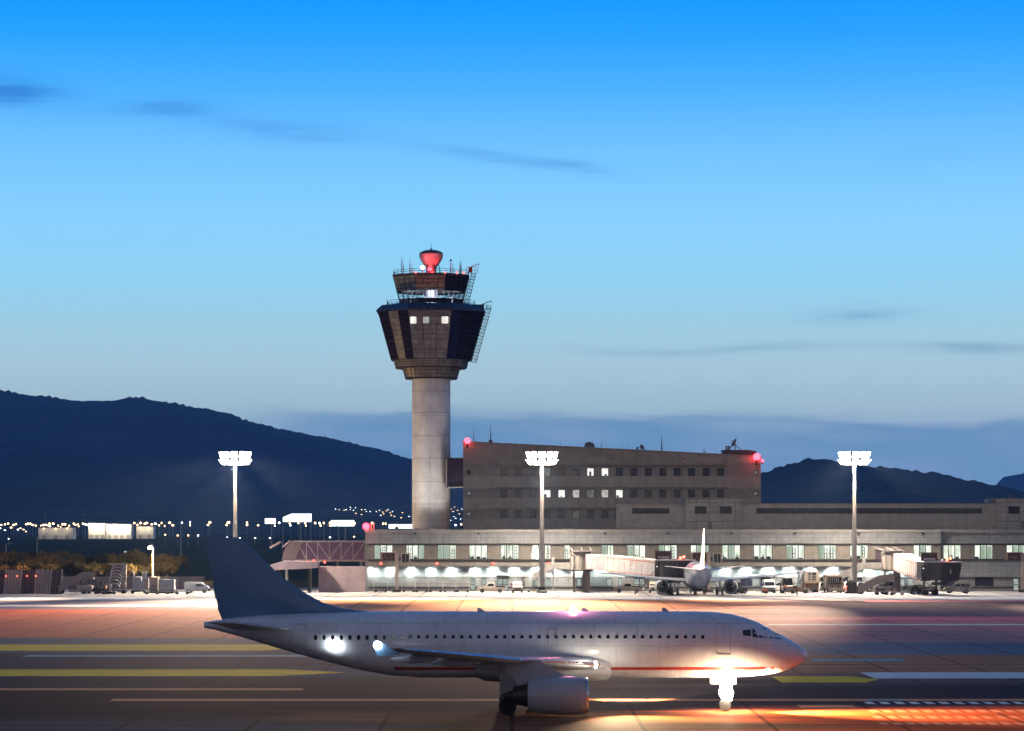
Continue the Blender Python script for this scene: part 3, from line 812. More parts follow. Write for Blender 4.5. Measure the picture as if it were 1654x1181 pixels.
# ground floor
G = [(759.5, 767.5, 'door'), (778, 784.5, 'door'), (804, 820.5, 'double_door'), (842, 848, 'dark'), (860, 869, 'lit'), (880, 889, 'lit'), (932, 939, 'lit'), (980, 988.5, 'lit'), (999, 1005, 'lit'), (1025, 1042, 'double_door'),
     (1197, 1216, 'dark'), (1217.5, 1228, 'lit'), (1229, 1246, 'dark'), (1270, 1278.5, 'lit'), (1289, 1295.5, 'lit'), (1322, 1333, 'dark'), (1358, 1372, 'dark'), (1385, 1394, 'dark'), (1430, 1445, 'dark'), (1455, 1463, 'lit'), (1468, 1478, 'lit')]
GR = [(1526, 1546, 'dark'), (1577.5, 1608, 'dark'), (1640, 1648.5, 'door')]
def groundfloor(x0, x1, yf, lst):
    hs_ = []
    for a, b_, k in lst:
        z0 = .06 if 'door' in k else zs['pl'] + .05
        hs_.append((px(a, TY), px(b_, TY), z0, zs['low'] - (.25 if k != 'dark' else .1)))
    q = MB(); q.holes(x0, x1, 0, zs['low'] - .003, yf, .4, hs_)
    part('ground_floor_wall', q, mat('ground_floor_cladding', (.33, .32, .31), .75, tile=(1.1, .45), joint=.65, grime=.3), term, recalc=False)
    q = MB(); cur = x0
    for (a, b_, z0, z1), (_, _, k) in sorted(zip(hs_, lst)):
        if 'door' in k:
            if a - cur > .1: q.box(cur, a - .05, yf - .1, yf - .003, zs['pl2'], zs['pl'])
            cur = b_ + .05
    q.box(cur, x1, yf - .1, yf - .003, zs['pl2'], zs['pl'])
    part('plinth_rail', q, LEDGE, term)
    for (a, b_, z0, z1), (_, _, k) in zip(hs_, lst):
        nm = 'door' if 'door' in k else 'window'
        q = MB(); n = 2 if k == 'double_door' or k == 'dark' else 1
        for i in range(n + 1):
            xx = a + (b_ - a) * i / n; q.box(max(a, xx - .06), min(b_, xx + .06), yf + .2, yf + .28, z0, z1)
        q.box(a + .06, b_ - .06, yf + .203, yf + .277, z1 - .12, z1); q.box(a + .06, b_ - .06, yf + .203, yf + .277, z0, z0 + .12)
        if nm == 'door': q.box(a + .06, b_ - .06, yf + .204, yf + .276, z0 + 1.0, z0 + 1.1)
        fr = part(nm, q, FRAME, term)
        part('pane', MB().box(a, b_, yf + .31, yf + .34, z0, z1), DKWIN if k == 'dark' else emit('lit_ground_floor_glass', (.78, .86, .80), .62, (.9, .9, (.45, .55, .50))), fr)
        if k == 'double_door':
            part('canopy', MB().box(a - .25, b_ + .25, yf - .9, yf - .003, z1 + .2, z1 + .5), LEDGE, term)
groundfloor(XL, XS - .605, TY + 1.2, G)
groundfloor(XS - .003, XR, TY + 1.9, GR)

DARKI = mat('office_furniture', (.05, .055, .05), .7)
PALEI = emit('lit_partition', (.98, 1, .93), 1.2)
GREENI = emit('lit_green_blind', (.55, .72, .55), .62, (2.2, .2, (.80, .92, .80)))
def lit_window(x, n, yf, seed, dim=False):
    rnd = random.Random(seed)
    a = px(x, TY); b_ = a + n * pw; z0, z1 = zs['win0'], zs['win1']
    q = MB()
    for i in range(n + 1):
        xx = a + (b_ - a) * i / n
        q.box(max(a, xx - .07), min(b_, xx + .07), yf + .42, yf + .52, z0, z1)
    for i in range(n):
        xa, xb = a + (b_ - a) * i / n + .072, a + (b_ - a) * (i + 1) / n - .072
        q.box(xa, xb, yf + .423, yf + .517, z1 - .07, z1); q.box(xa, xb, yf + .423, yf + .517, z0, z0 + .07)
    wn = part('window', q, FRAME, term)
    part('pane', MB().box(a, b_, yf + .54, yf + .555, z0, z1), GLZ, wn)
    q = MB(); y1 = min(yf + 3.3, TY + 3.7)
    q.k = 0; q.face([(a - .4, y1, z0 - .3), (b_ + .4, y1, z0 - .3), (b_ + .4, y1, z1 + .3), (a - .4, y1, z1 + .3)])
    q.face([(a - .4, yf + .8, z1 + .3), (b_ + .4, yf + .8, z1 + .3), (b_ + .4, y1, z1 + .3), (a - .4, y1, z1 + .3)])
    q.k = 1; q.face([(a - .4, yf + .8, z0 - .1), (b_ + .4, yf + .8, z0 - .1), (b_ + .4, y1, z0 - .1), (a - .4, y1, z0 - .1)])
    q.face([(a - .4, yf + .8, z0 - .3), (a - .4, y1, z0 - .3), (a - .4, y1, z1 + .3), (a - .4, yf + .8, z1 + .3)])
    q.face([(b_ + .4, yf + .8, z0 - .3), (b_ + .4, y1, z0 - .3), (b_ + .4, y1, z1 + .3), (b_ + .4, yf + .8, z1 + .3)])
    for i in range(n):
        xa, xb = a + (b_ - a) * i / n, a + (b_ - a) * (i + 1) / n
        r_ = rnd.random(); w_ = xb - xa
        if r_ < .30:
            q.k = 3; q.box(xa + .1, xb - .1, yf + .9, yf + .95, z0, z1 - rnd.uniform(0, .2))
        elif r_ < .55:
            q.k = 2; c_ = xa + rnd.uniform(.1, .5); q.box(c_, c_ + rnd.uniform(.2, .5), yf + 1.6, yf + 1.7, z0, z1 - .2)
            q.k = 1; q.box(xa + .2, xb - .2, yf + 1.1, yf + 1.7, z0, z0 + rnd.uniform(.2, .6))
        elif r_ < .8:
            q.k = 1
            for lv in range(rnd.randint(2, 4)): q.box(xa + .25, xb - .3, yf + 2.4, yf + 2.9, z0 + .3 + lv * .55, z0 + .42 + lv * .55)
            q.box(xa + .25, xa + .32, yf + 2.4, yf + 2.9, z0, z1 - .5); q.box(xb - .37, xb - .3, yf + 2.4, yf + 2.9, z0, z1 - .5)
        else:
            q.k = 1
            for _ in range(7):
                u, v = xa + rnd.uniform(.15, w_ - .15), z0 + rnd.uniform(0, .7)
                q.beam((u, yf + 1.2, z0 - .05), (u + rnd.uniform(-.2, .2), yf + 1.2 + rnd.uniform(-.1, .1), v + .1), .10, .05)
            q.box(xa + .3, xb - .25, yf + 1.3, yf + 1.8, z0, z0 + .35)
    q.k = 1
    for i in range(rnd.randint(0, 2)):
        xx = rnd.uniform(a + .2, b_ - .4); q.box(xx, xx + .09, yf + 2.0, yf + 2.1, z0, z1 + .2)
    part('interior', q, [ROOM, DARKI, PALEI, GREENI], wn)
for i, (x, n) in enumerate(wins): lit_window(x, n, TY, 100 + i)
for i, (x, n) in enumerate(winsR): lit_window(x, n, TY + 1.4, 300 + i)
# little lamps on the upper wall
for x in (670.5, 772.5, 875, 976.5, 1079, 1181.5, 1284, 1387, 1490, 1591):
    yf = TY + (1.4 if x > 1520 else 0); X = px(x, TY); z = Z(861.8)
    q = MB(); q.hexa([(X - .22, yf - .45, z - .12), (X + .22, yf - .45, z - .12), (X + .22, yf - .003, z - .02), (X - .22, yf - .003, z - .02), (X - .2, yf - .4, z + .1), (X + .2, yf - .4, z + .1), (X + .2, yf - .003, z + .16), (X - .2, yf - .003, z + .16)])
    part('wall_lamp', q, BLACK, term)
# cool downlights tucked under the band
dl = [601, 630, 664, 696.5, 730, 767, 797.5, 831, 866, 900, 935, 970, 1004, 1038, 1070, 1104, 1140, 1172, 1206.5, 1241.5, 1275.5, 1310, 1345.5, 1402, 1432, 1462, 1492]
for x in dl:
    X = px(x, TY); z = zs['band'] - .05
    dm = part('downlight', MB().lathe(X, TY + .40, [(.10, z - .16), (.16, z - .14), (.16, z)], 10), BLACK, term)
    part('lens', MB().lathe(X, TY + .40, [(.02, z - .19), (.12, z - .175), (.12, z - .163)], 8), DOWNL, dm)
    lamp('downlight_beam', 'SPOT', (X, TY + .22, z - .2), (.75 + .5 * random.random()) * (950 if 1180 < x < 1360 else 640), (.80, 1, .95), term, aim=(X, TY + 1.0, z - 1.0), cone=140, blend=1, radius=.12)
# red beacon flashes of a passing aircraft, built as glowing studs on the band
for x in (615.5, 706, 796.5, 886.5):
    X = px(x, TY); z = Z(910.3)
    q = MB(); q.lathex(0, 0, [(0, .02), (.0, .2), (.12, .22), (.2, .1), (.22, .01)], 12)
    q.v = [(X + v[1], TY - .004 - v[0], z + v[2]) for v in q.v]
    part('red_light', q, REDS, term)
# red obstruction lamp on the left roof corner, small pair beside it
def red_light(name_parent, x, y, Y, r=.35, label=None, power=200):
    c_ = P(x, y, Y)
    base = part('obstruction_lamp', MB().lathe(c_.x, c_.y, [(.18, c_.z - r * 2.2), (.18, c_.z - r * .9), (.26, c_.z - r * .85)], 10), BLACK, name_parent)
    part('lens', MB().lathe(c_.x, c_.y, [(.05, c_.z - r * .84), (r * .75, c_.z - r * .7), (r, c_.z), (r * .8, c_.z + r * .7), (.04, c_.z + r)], 12), REDL, base)
    lamp('obstruction_light', 'POINT', (c_.x, c_.y - r - .3, c_.z), power, (1, .08, .06), name_parent, radius=.3)
red_light(term, 591.3, 850.5, TY + .5, .62, power=220)
for x in (576, 580.5, 597, 602):
    c_ = P(x, 846, TY + .5)
for x in (599.5, 603.5):
    c_ = P(x, 845.8, TY + 2)
    part('roof_light', MB().lathe(c_.x, c_.y, [(.05, zs['top'] - .3), (.05, c_.z - .14), (.15, c_.z), (.04, c_.z + .15)], 8), REDS, term)
for a, b_ in ((667, 690), (902, 935), (1270, 1290), (1511, 1533)):
    part('roof_hatch', MB().box(px(a, TY), px(b_, TY), TY + 5, TY + 7, zs['cap'] - .019, pz(853.8, TY + 5)), ROOFM, term)
for x in (586, 590.5, 745, 742):
    pass

# fixed glass walkway off the left end
WY = 523.0
wk = thing('glass_walkway', 'enclosed walkway with purple glass and diagonal bracing off the left end of the terminal', 'walkway', (px(520, WY), WY, 0))
xa, xb, zt, zb = px(476, WY), px(589.5, WY), pz(876, WY), pz(904, WY)
part('glazing', MB().prism([(px(476, WY), zb), (xb, zb), (xb, zt), (xa, zt)], WY + .15, WY + 2.6), JETG, wk)
q = MB(); q.box(xa - .3, xb, WY, WY + 2.8, zt + .004, zt + .28); part('roof', q, GALV, wk)
q = MB(); q.box(xa - .1, xb, WY, WY + 2.8, zb - .35, zb - .004); part('floor', q, mat('walkway_floor_beam', (.35, .24, .2), .6), wk)
q = MB()
xs_ = [px(v, WY) for v in (495, 513, 532, 551, 570, 588.5)]
for v in xs_: q.box(v - .07, v + .07, WY - .02, WY + .14, zb, zt)
part('post', q, GALV, wk)
q = MB()
for a, b_, s in ((0, 1, 1), (1, 2, 1), (3, 2, 1), (4, 3, 1), (5, 4, 1)):
    q.beam((xs_[a], WY + .06, zt if s else zb), (xs_[b_], WY + .06, zb), .1, .14)
q.beam((px(480, WY), WY + .06, zt), (px(495, WY), WY + .06, zb), .1, .14)
part('brace', q, GALV, wk)
q = MB(); q.prism([(px(455, WY), pz(904, WY)), (px(477, WY), zb), (px(489, WY), zt), (px(470, WY), pz(874, WY)), (px(461, WY), pz(882, WY))], WY - .1, WY + 3); part('end_hood', q, mat('walkway_hood', (.16, .11, .12), .6), wk)
q = MB(); q.beam((px(436, WY), WY + 1.4, pz(885, WY)), (px(453, WY), WY + 1.4, pz(875.5, WY)), 3.6, .3); q.beam((px(456, WY), WY + 1.4, pz(884, WY)), (px(468, WY), WY + 1.4, pz(874, WY)), 3.6, .25)
part('hood_roof', q, mat('walkway_hood_roof', (.50, .38, .36), .6), wk)
for v in (462, 500, 545, 583): part('column', MB().tube((px(v, WY), WY + 1.4, 0), (px(v, WY), WY + 1.4, zb - .354), .28, 10), GALV, wk)
# gate house / bridge head under it
wk2 = thing('ramp_shelter', 'pale pink ramp shelter with sloping roof under the glass walkway, left of the terminal', 'shelter', (px(480, 515), 515, 0))
q = MB(); q.prism([(px(515, 515), 0), (px(590, 515), 0), (px(590, 515), pz(915, 515)), (px(515, 515), pz(915, 515))], 514, 519); part('wall', q, JETP, wk2)
q = MB(); q.prism([(px(440, 512), pz(921, 512)), (px(514, 512), pz(917, 512)), (px(516, 512), pz(907, 512)), (px(460, 512), pz(906, 512)), (px(440, 512), pz(912, 512))], 508, 513.9); part('tunnel', q, mat('shelter_tunnel', (.36, .28, .31), .6), wk2)
for v in (452, 500): part('leg', MB().tube((px(v, 511), 511, 0), (px(v, 511), 511, pz(918.5, 511)), .3, 10), STEEL, wk2)
for x in (507, 524.5, 497.5):
    c_ = P(x, 908, 512) if x != 507 else P(x, 906, 512)
    part('red_light', MB().lathe(c_.x, c_.y, [(.03, c_.z - .25), (.2, c_.z - .1), (.2, c_.z + .1), (.03, c_.z + .22)], 10), REDS, wk2)

# ------------------------------------------------------------------ control tower
KY = 600.0
kx = px(696.5, KY)
tower = thing('control_tower', 'tall control tower, pale round shaft under an octagonal dark glass cab with red radome', 'control tower', (kx, KY, 0))
q = MB(); q.lathe(kx, KY, [(3.87, 0), (3.87, 41.1)], 64); part('shaft', q, SHAFT, tower, smooth=True)
q = MB()
for z in (6.5, 11.2, 15.8, 20.3, 25, 29.6, 34.2, 38.5): q.lathe(kx, KY, [(3.875, z - .04), (3.885, z), (3.875, z + .04)], 48, cap=False)
part('joint_ring', q, mat('shaft_joint', (.3, .28, .26), .8), tower)
def octr(R_, z, n=8, ph=math.pi / 8): return [(kx + R_ * math.cos(ph + 2 * math.pi * k / n), KY + R_ * math.sin(ph + 2 * math.pi * k / n), z) for k in range(n)]
def collar(name, n, rows, mats, m_=COLLAR):
    q = MB(); ph = math.pi / n
    q.rings([octr(r_, z, n, ph) for r_, z in rows]); o = part(name, q, m_, tower)
    q = MB()
    for (r0, z0), (r1, z1) in zip(rows, rows[1:]):
        for i in range(n * 2):
            a = ph + math.pi * i / n; k = 1 if i % 2 == 0 else math.cos(math.pi / n)
            q.tube((kx + r0 * k * math.cos(a), KY + r0 * k * math.sin(a), z0), (kx + r1 * k * math.cos(a), KY + r1 * k * math.sin(a), z1), .05, 4)
        for j in range(4):
            f = j / 3; rr = r0 + (r1 - r0) * f + .02; zz = z0 + (z1 - z0) * f
            rg = octr(rr, zz, n, ph)
            for i in range(n): q.tube(rg[i], rg[(i + 1) % n], .05, 4)
    part('mullion', q, MULL, o)
collar('collar', 16, [(5.2, 41.0), (5.35, 41.25), (5.95, 43.35)], None)
collar('collar', 16, [(7.3, 43.36), (7.65, 44.78)], None)
q = MB(); q.rings([octr(7.25, 43.1, 16, math.pi / 16), octr(7.25, 43.355, 16, math.pi / 16)]); part('collar_rim', q, STEEL, tower)

def facade(rows, R0, z0, R1, z1, ncol, pick, name, mats, skip=()):
    """eight sloping faces split into panels, rows are fractions of the height"""
    q = MB(); mu = MB(); b0, b1 = octr(R0, z0), octr(R1, z1)
    for fce in range(8):
        a0, a1, c0, c1 = (Vector(b0[fce]), Vector(b0[(fce + 1) % 8]), Vector(b1[fce]), Vector(b1[(fce + 1) % 8]))
        def pt(u, v): return (a0.lerp(a1, u)).lerp(c0.lerp(c1, u), v)
        for i in range(ncol):
            for j in range(len(rows) - 1):
                k = pick(fce, i, j)
                if k is None: continue
                q.k = k
                q.face([pt(i / ncol, rows[j]), pt((i + 1) / ncol, rows[j]), pt((i + 1) / ncol, rows[j + 1]), pt(i / ncol, rows[j + 1])])
        for i in range(ncol + 1):
            mu.beam(pt(i / ncol, 0), pt(i / ncol, 1), .11, .11)
        for v in rows: mu.beam(pt(0, v), pt(1, v), .11, .09)
    o = part(name, q, mats, tower, recalc=False)
    part('mullion', mu, MULL, o)
    return o, b0, b1
rr_ = random.Random(5)
# face index: camera-facing face is the one centred on -Y
def face_dir(f): 
    a = math.pi / 8 + 2 * math.pi * (f + .5) / 8
    return round(math.degrees(a)) % 360          # 270 = towards the apron
def pick_low(f, i, j):
    d = face_dir(f)
    if d == 270: return 2 if False else (0 if j < 7 else 1)
    if d == 225: return [1, 0, 1][2 - i] if False else ([1, 0, 1][i])  # grey panels paint reflections into the colour of the dark glazing
    if d == 315: return [3, 1, 1][i]
    return 1 if rr_.random() < .7 else 0
rowsL = [0, .11, .19, .40, .50, .60, .705, .86, 1.0]
low, _, _ = facade(rowsL, 8.6, 44.8, 11.4, 54.3, 3, pick_low, 'lower_cab', [CLADG, CLADD, mat('tower_black_panel', (.012, .012, .02), .2), CLADN])
q = MB(); q.rings([octr(8.55, 44.785), octr(8.55, 44.9)]); q.rings([octr(11.35, 54.25), octr(11.4, 54.33)])
part('floor_plate', q, STEEL, tower)
# lit rooms in the lower cab
def tilt_pane(xa, xb, ya, yb, m_, nm='window'):
    yfm = KY - 10.2
    f = lambda z: KY - (8.6 + (11.4 - 8.6) * (z - 44.8) / 9.5) * math.cos(math.pi / 8) - .09
    za, zb = pz(yb, yfm), pz(ya, yfm)
    q = MB(); X0, X1 = px(xa, yfm), px(xb, yfm)
    q.hexa([(X0, f(za), za), (X1, f(za), za), (X1, f(za) + .05, za), (X0, f(za) + .05, za), (X0, f(zb), zb), (X1, f(zb), zb), (X1, f(zb) + .05, zb), (X0, f(zb) + .05, zb)])
    part(nm, q, m_, tower)
tilt_pane(662.6, 672.4, 511.4, 522.6, LITW)
tilt_pane(683.2, 693, 511.6, 522, emit('half_lit_window', (.75, .78, .74), .6, (1.5, .5, (.45, .47, .46))))
tilt_pane(713.4, 724, 511.2, 522.4, LITW)
# apron roof and gallery between the cabs
q = MB(); q.rings([octr(11.75, 54.34), octr(11.75, 54.7), octr(10.6, 55.7), octr(8.3, 56.0), octr(7.2, 56.28)]); part('skirt_roof', q, CLADN, tower)
q = MB()
for zz in (56.3, 56.75):
    rg = octr(9.5, zz - .1)
    for i in range(8): q.tube(rg[i], rg[(i + 1) % 8], .045, 4)
rg0 = octr(9.5, 55.75)
for i in range(8):
    for k in range(5):
        p_ = Vector(rg0[i]).lerp(Vector(rg0[(i + 1) % 8]), k / 5); q.tube(p_, p_ + Vector((0, 0, .9)), .04, 4)
part('gallery_rail', q, STEEL, tower)
# upper cab with see-through window band
def pick_up(f, i, j):
    if j in (1,): return 2
    d = face_dir(f)
    if j == 2: return 0 if d in (270, 225) else 1
    if d == 225: return 0
    if d == 270: return 1 if j > 3 else 1
    return 1
rowsU = [0, .13, .43, .52, .70, .86, 1.0]
up, _, _ = facade(rowsU, 6.77, 56.3, 8.2, 61.5, 4, pick_up, 'upper_cab', [CLADG, CLADD, CABG])
q = MB(); q.lathe(kx, KY, [(1.3, 56.3), (1.3, 61.3)], 12); part('core', q, mat('cab_core_grey', (.10, .10, .11), .6), tower)
q = MB(); q.rings([octr(6.2, 58.75), octr(7.2, 59.1), octr(7.9, 61.4)], cap=False); part('ceiling_baffle', q, mat('cab_ceiling', (.6, .62, .66), .7), tower)
q = MB()
for fa in (200, 235, 262, 285, 310, 340):
    a = R(fa); q.box(kx + 5.6 * math.cos(a) - .8, kx + 5.6 * math.cos(a) + .8, KY + 5.6 * math.sin(a) - .35, KY + 5.6 * math.sin(a) + .35, 56.32, 57.15)
part('console', q, LITC, tower)
lamp('cab_light', 'POINT', (kx, KY - 3, 58.2), 2600, (.85, .9, 1), tower, radius=1)
q = MB(); q.rings([octr(8.28, 61.45), octr(8.35, 61.85), octr(7.9, 61.95)]); part('roof', q, mat('cab_roof_edge', (.07, .03, .03), .5), tower)
q = MB()
rg0 = octr(8.1, 61.95)
for zz in (62.35, 62.75):
    rg = octr(8.1, zz)
    for i in range(8): q.tube(rg[i], rg[(i + 1) % 8], .045, 4)
for i in range(8):
    for k in range(5):
        p_ = Vector(rg0[i]).lerp(Vector(rg0[(i + 1) % 8]), k / 5); q.tube(p_, p_ + Vector((0, 0, .8)), .04, 4)
part('roof_rail', q, STEEL, tower)
for x in (671.5, 718.8, 738, 749):
    c_ = P(x, 440.6, KY - 7.6); part('red_light', MB().lathe(c_.x, c_.y, [(.03, c_.z - .3), (.16, c_.z - .12), (.16, c_.z + .12), (.03, c_.z + .2)], 8), REDS, tower)
# radome
rd = part('radome', MB().lathe(kx, KY, [(.9, 61.96), (1.0, 63.0), (1.25, 63.9), (1.8, 64.5), (2.2, 65.2), (2.42, 65.9), (2.36, 66.3)], 32), mat('radome_shell', (.50, .36, .36), .5), tower, smooth=True)
part('cap', MB().lathe(kx, KY, [(2.38, 66.28), (2.40, 66.42), (2.0, 66.75), (1.3, 67.0), (.5, 67.12), (.05, 67.15)], 32), mat('radome_cap', (.05, .05, .07), .5), rd, smooth=True)
part('finial', MB().lathe(kx, KY, [(.06, 67.1), (.22, 67.3), (.06, 67.5), (.03, 68.5)], 8), STEEL, rd)
q = MB()
for k in range(6):
    a = k * math.pi / 3; q.tube((kx + 1.9 * math.cos(a), KY + 1.9 * math.sin(a), 61.96), (kx + 1.5 * math.cos(a), KY + 1.5 * math.sin(a), 64.2), .09, 6)
part('support', q, STEEL, rd)
c_ = P(694.3, 435, KY - 6.5)
ob = part('obstruction_lamp', MB().lathe(c_.x, c_.y, [(.2, 61.96), (.2, c_.z - .35)], 10), BLACK, tower)
part('lens', MB().lathe(c_.x, c_.y, [(.1, c_.z - .34), (.42, c_.z - .2), (.45, c_.z), (.3, c_.z + .3), (.05, c_.z + .42)], 12), REDL, ob)
lamp('obstruction_light', 'POINT', (c_.x, c_.y + 1.4, c_.z + .1), 1300, (1, .05, .05), tower, radius=.3)
c_ = P(682.7, 432.4, KY - 5)
ob = part('beacon_lamp', MB().lathe(c_.x, c_.y, [(.12, 61.96), (.12, c_.z - .35)], 10), BLACK, tower)
part('lens', MB().lathe(c_.x, c_.y, [(.1, c_.z - .34), (.4, c_.z - .15), (.4, c_.z + .15), (.05, c_.z + .38)], 12), emit('white_beacon', (1, .9, .95), 25), ob)
for x, y1 in ((649, 415), (651.5, 424), (662, 420), (665.5, 426), (728, 419), (731.5, 425), (743, 421), (744.8, 423)):
    Ya = KY - 2 if x < 700 else KY - 1
    q = MB(); q.tube((px(x, Ya), Ya, 61.9), (px(x, Ya), Ya, pz(y1 + 6, Ya)), .09, 6); q.tube((px(x, Ya), Ya, pz(y1 + 6, Ya)), (px(x, Ya), Ya, pz(y1, Ya)), .045, 6)
    part('antenna', q, mat('antenna_reddish', (.28, .14, .14), .6), tower)
part('lightning_sensor', MB().lathe(px(728, KY - 1), KY - 1, [(.05, pz(423, KY)), (.25, pz(422, KY)), (.2, pz(420.5, KY)), (.03, pz(419, KY))], 8), STEEL, tower)
# window-cleaning lattice arms
def lattice(p0, p1, wd, m_, n, nm):
    q = MB(); p0, p1 = Vector(p0), Vector(p1); d = (p1 - p0); s_ = Vector((d.z, 0, -d.x)).normalized() * wd / 2; t_ = Vector((0, wd / 2, 0))
    co_ = [s_ + t_, s_ - t_, -s_ - t_, -s_ + t_]
    for c in co_: q.beam(p0 + c, p1 + c, .1, .1)
    for i in range(n):
        a, b_ = p0 + d * i / n, p0 + d * (i + 1) / n
        for j in range(4):
            q.beam(a + co_[j], a + co_[(j + 1) % 4], .06, .06)
            q.beam(a + co_[j if i % 2 else (j + 1) % 4], b_ + co_[(j + 1) % 4 if i % 2 else j], .06, .06)
    return part(nm, q, m_, tower)
LY = KY - 1.5
l1 = lattice(P(753.5, 489, LY), P(765.5, 441, LY), .85, mat('cleaning_arm_steel', (.09, .06, .055), .5), 9, 'cleaning_arm')
q = MB()
for za in (431.5, 436.5, 441.5):
    for ya in (-1.1, 1.1): q.beam(P(753.5, za, LY + ya), P(771.5, za, LY + ya), .08, .08)
for xx in (753.5, 758, 762.5, 767, 771.5):
    for ya in (-1.1, 1.1): q.beam(P(xx, 441.5, LY + ya), P(xx, 431.5, LY + ya), .07, .07)
q.box(px(757, LY), px(763, LY), LY - .5, LY + .5, pz(440, LY), pz(432, LY))
part('cradle', q, REDST, l1)
q = MB(); q.beam(P(761, 430.8, LY), P(773, 426, LY), .14, .14); q.beam(P(773, 426, LY), P(773, 429.5, LY), .12, .12); part('jib', q, REDST, l1)
l2 = lattice(P(765, 585.5, LY), P(790, 495, LY), 1.0, mat('cleaning_arm_steel', (.09, .06, .055), .5), 17, 'cleaning_arm')
q = MB()
for za in (493.5, 499):
    for ya in (-1.1, 1.1): q.beam(P(762, 491.5 + (za - 493.5), LY + ya), P(792.5, za, LY + ya), .09, .09)
for xx in (764, 772, 780, 788, 792): q.beam(P(xx, 499, LY), P(xx, 492.5, LY), .08, .08)
q.box(px(774.5, LY), px(782, LY), LY - .5, LY + .5, pz(499, LY), pz(492, LY))
part('cradle', q, STEEL, l2)
q = MB(); q.beam(P(779, 491.5, LY), P(793.5, 486, LY), .15, .15); q.beam(P(793.5, 486, LY), P(794, 489, LY), .12, .12); part('jib', q, STEEL, l2)
q = MB(); q.box(px(637, KY), px(756, KY), KY - 1, KY + 1, 44.4, 44.75); part('cleaning_rail', q, STEEL, tower)
for sx in (-1, 1):
    p_ = (kx + sx * 6.5, 588, 11.0)
    bs = part('shaft_floodlight', MB().box(p_[0] - .3, p_[0] + .3, p_[1] - .2, p_[1] + .2, 10.9, 11.3), BLACK, tower)
    lamp('shaft_flood', 'SPOT', (p_[0], p_[1], 11.4), 5200, (1, .93, .86), tower, aim=(kx, KY - 3, 25), cone=80, blend=1, radius=.3)

# link bridge tower - office block
lb = thing('link_bridge', 'dark enclosed link bridge joining the tower shaft to the office block', 'bridge', (px(735, KY), KY, 24))
q = MB(); q.box(px(727, KY) - .3, px(748.5, 590), 595.5, 599.5, pz(785, 596), pz(741.5, 596)); part('glazing', q, mat('link_dark_glass', (.028, .014, .045), .2), lb)
q = MB()
for v in (.2, .4, .6, .8):
    z = pz(785, 596) + (pz(741.5, 596) - pz(785, 596)) * v; q.box(px(726, KY), px(748, 592), 595.44, 595.497, z - .03, z + .03)
for x in (728, 733, 738, 743): q.box(px(x, 596) - .03, px(x, 596) + .03, 595.45, 595.496, pz(785, 596), pz(741.5, 596))
part('mullion', q, MULL, lb)
q = MB(); q.box(px(720.5, 596), px(722.3, 596), 594.6, 599.8, pz(786.5, 596), pz(740, 596)); q.box(px(720.5, 596), px(748.2, 592), 594.7, 599.8, pz(788, 596), pz(786.5, 596)); part('end_frame', q, mat('link_frame', (.34, .28, .26), .6), lb)
q = MB(); q.box(px(718.5, 596), px(748.2, 592), 594.6, 599.9, pz(741.4, 596), pz(739.6, 596)); part('roof', q, STEEL, lb)

# ------------------------------------------------------------------ office block
OY = 585.0
off = thing('office_block', 'four-storey beige concrete office block with sloping roofline beside the control tower', 'office block', (px(748, OY), OY, 0))
def OZ(y): return pz(y, OY)
def OX(x): return px(x, OY)
cols = [808.2 + 23.33 * k for k in range(16)]
rowsO = [(756, 769), (791.2, 804), (824, 837.2)]
hl, lst = [], []
for r_, (ya, yb) in enumerate(rowsO):
    for k, x in enumerate(cols):
        if r_ == 2 and k > 8: continue
        hl.append((OX(x), OX(x + 11.3), OZ(yb), OZ(ya))); lst.append((r_, k))
for r_, y in enumerate((763, 797, 830)):
    hl.append((OX(754.2), OX(760.4), OZ(y + 3.2), OZ(y - 3.2))); lst.append((r_, 'L'))
    if r_ < 2: hl.append((OX(1217), OX(1223.3), OZ(y + 3.2), OZ(y - 3.2))); lst.append((r_, 'R'))
q = MB(); q.holes(OX(748), OX(1229), 0, OZ(749), OY, .4, hl)
part('facade', q, BAND, off, recalc=False)
q = MB(); q.prism([(OX(748), OZ(749) + .002), (OX(1229), OZ(749) + .002), (OX(1229), OZ(738)), (OX(748), OZ(714.3))], OY - .12, OY + 1.2); part('upper_wall', q, SPAN2, off)
q = MB(); q.prism([(OX(748), 0), (OX(1229), 0), (OX(1229), OZ(738.6)), (OX(748), OZ(715))], OY + 1.203, OY + 26); 
q.box(OX(748), OX(748) + .3, OY + .01, OY + 1.2, 0, OZ(749)); q.box(OX(1229) - .3, OX(1229), OY + .01, OY + 1.2, 0, OZ(749)); part('rear_mass', q, SPAN2, off)
q = MB(); q.box(OX(748) + .35, OX(1229) - .35, OY + .42, OY + 1.19, 0, OZ(749) - .01); part('inner_wall', q, BLACK, off)
q = MB(); q.beam((OX(747.5), OY + .2, OZ(714) + .02), (OX(1229.5), OY + .2, OZ(737.8) + .02), .9, .35); part('roof_coping', q, mat('coping', (.36, .31, .26), .7), off)
q = MB()
for ya, yb in ((769.8, 789.5), (804.6, 822.5), (838, 856)):
    q.box(OX(748), OX(1229), OY - .12, OY - .003, OZ(yb), OZ(ya))
part('spandrel', q, SPAN, off)
q = MB()
for y in (752.8, 788.2, 821.2): q.box(OX(801.5), OX(1175.5), OY - .34, OY - .123, OZ(y + .55), OZ(y - .55))
part('sunshade', q, mat('sunshade_metal', (.16, .13, .11), .6), off)
litmap = {(0, 6): LITW, (0, 7): LITW, (0, 3): LITD, (1, 3): LITW, (1, 4): LITW, (1, 5): emit('lit_window_soft', (.82, .80, .74), .75, (1.2, 1.2, (.5, .48, .44))), (1, 6): LITD, (1, 7): emit('lit_window_soft', (1, 1, 1), 1), (1, 8): LITW}
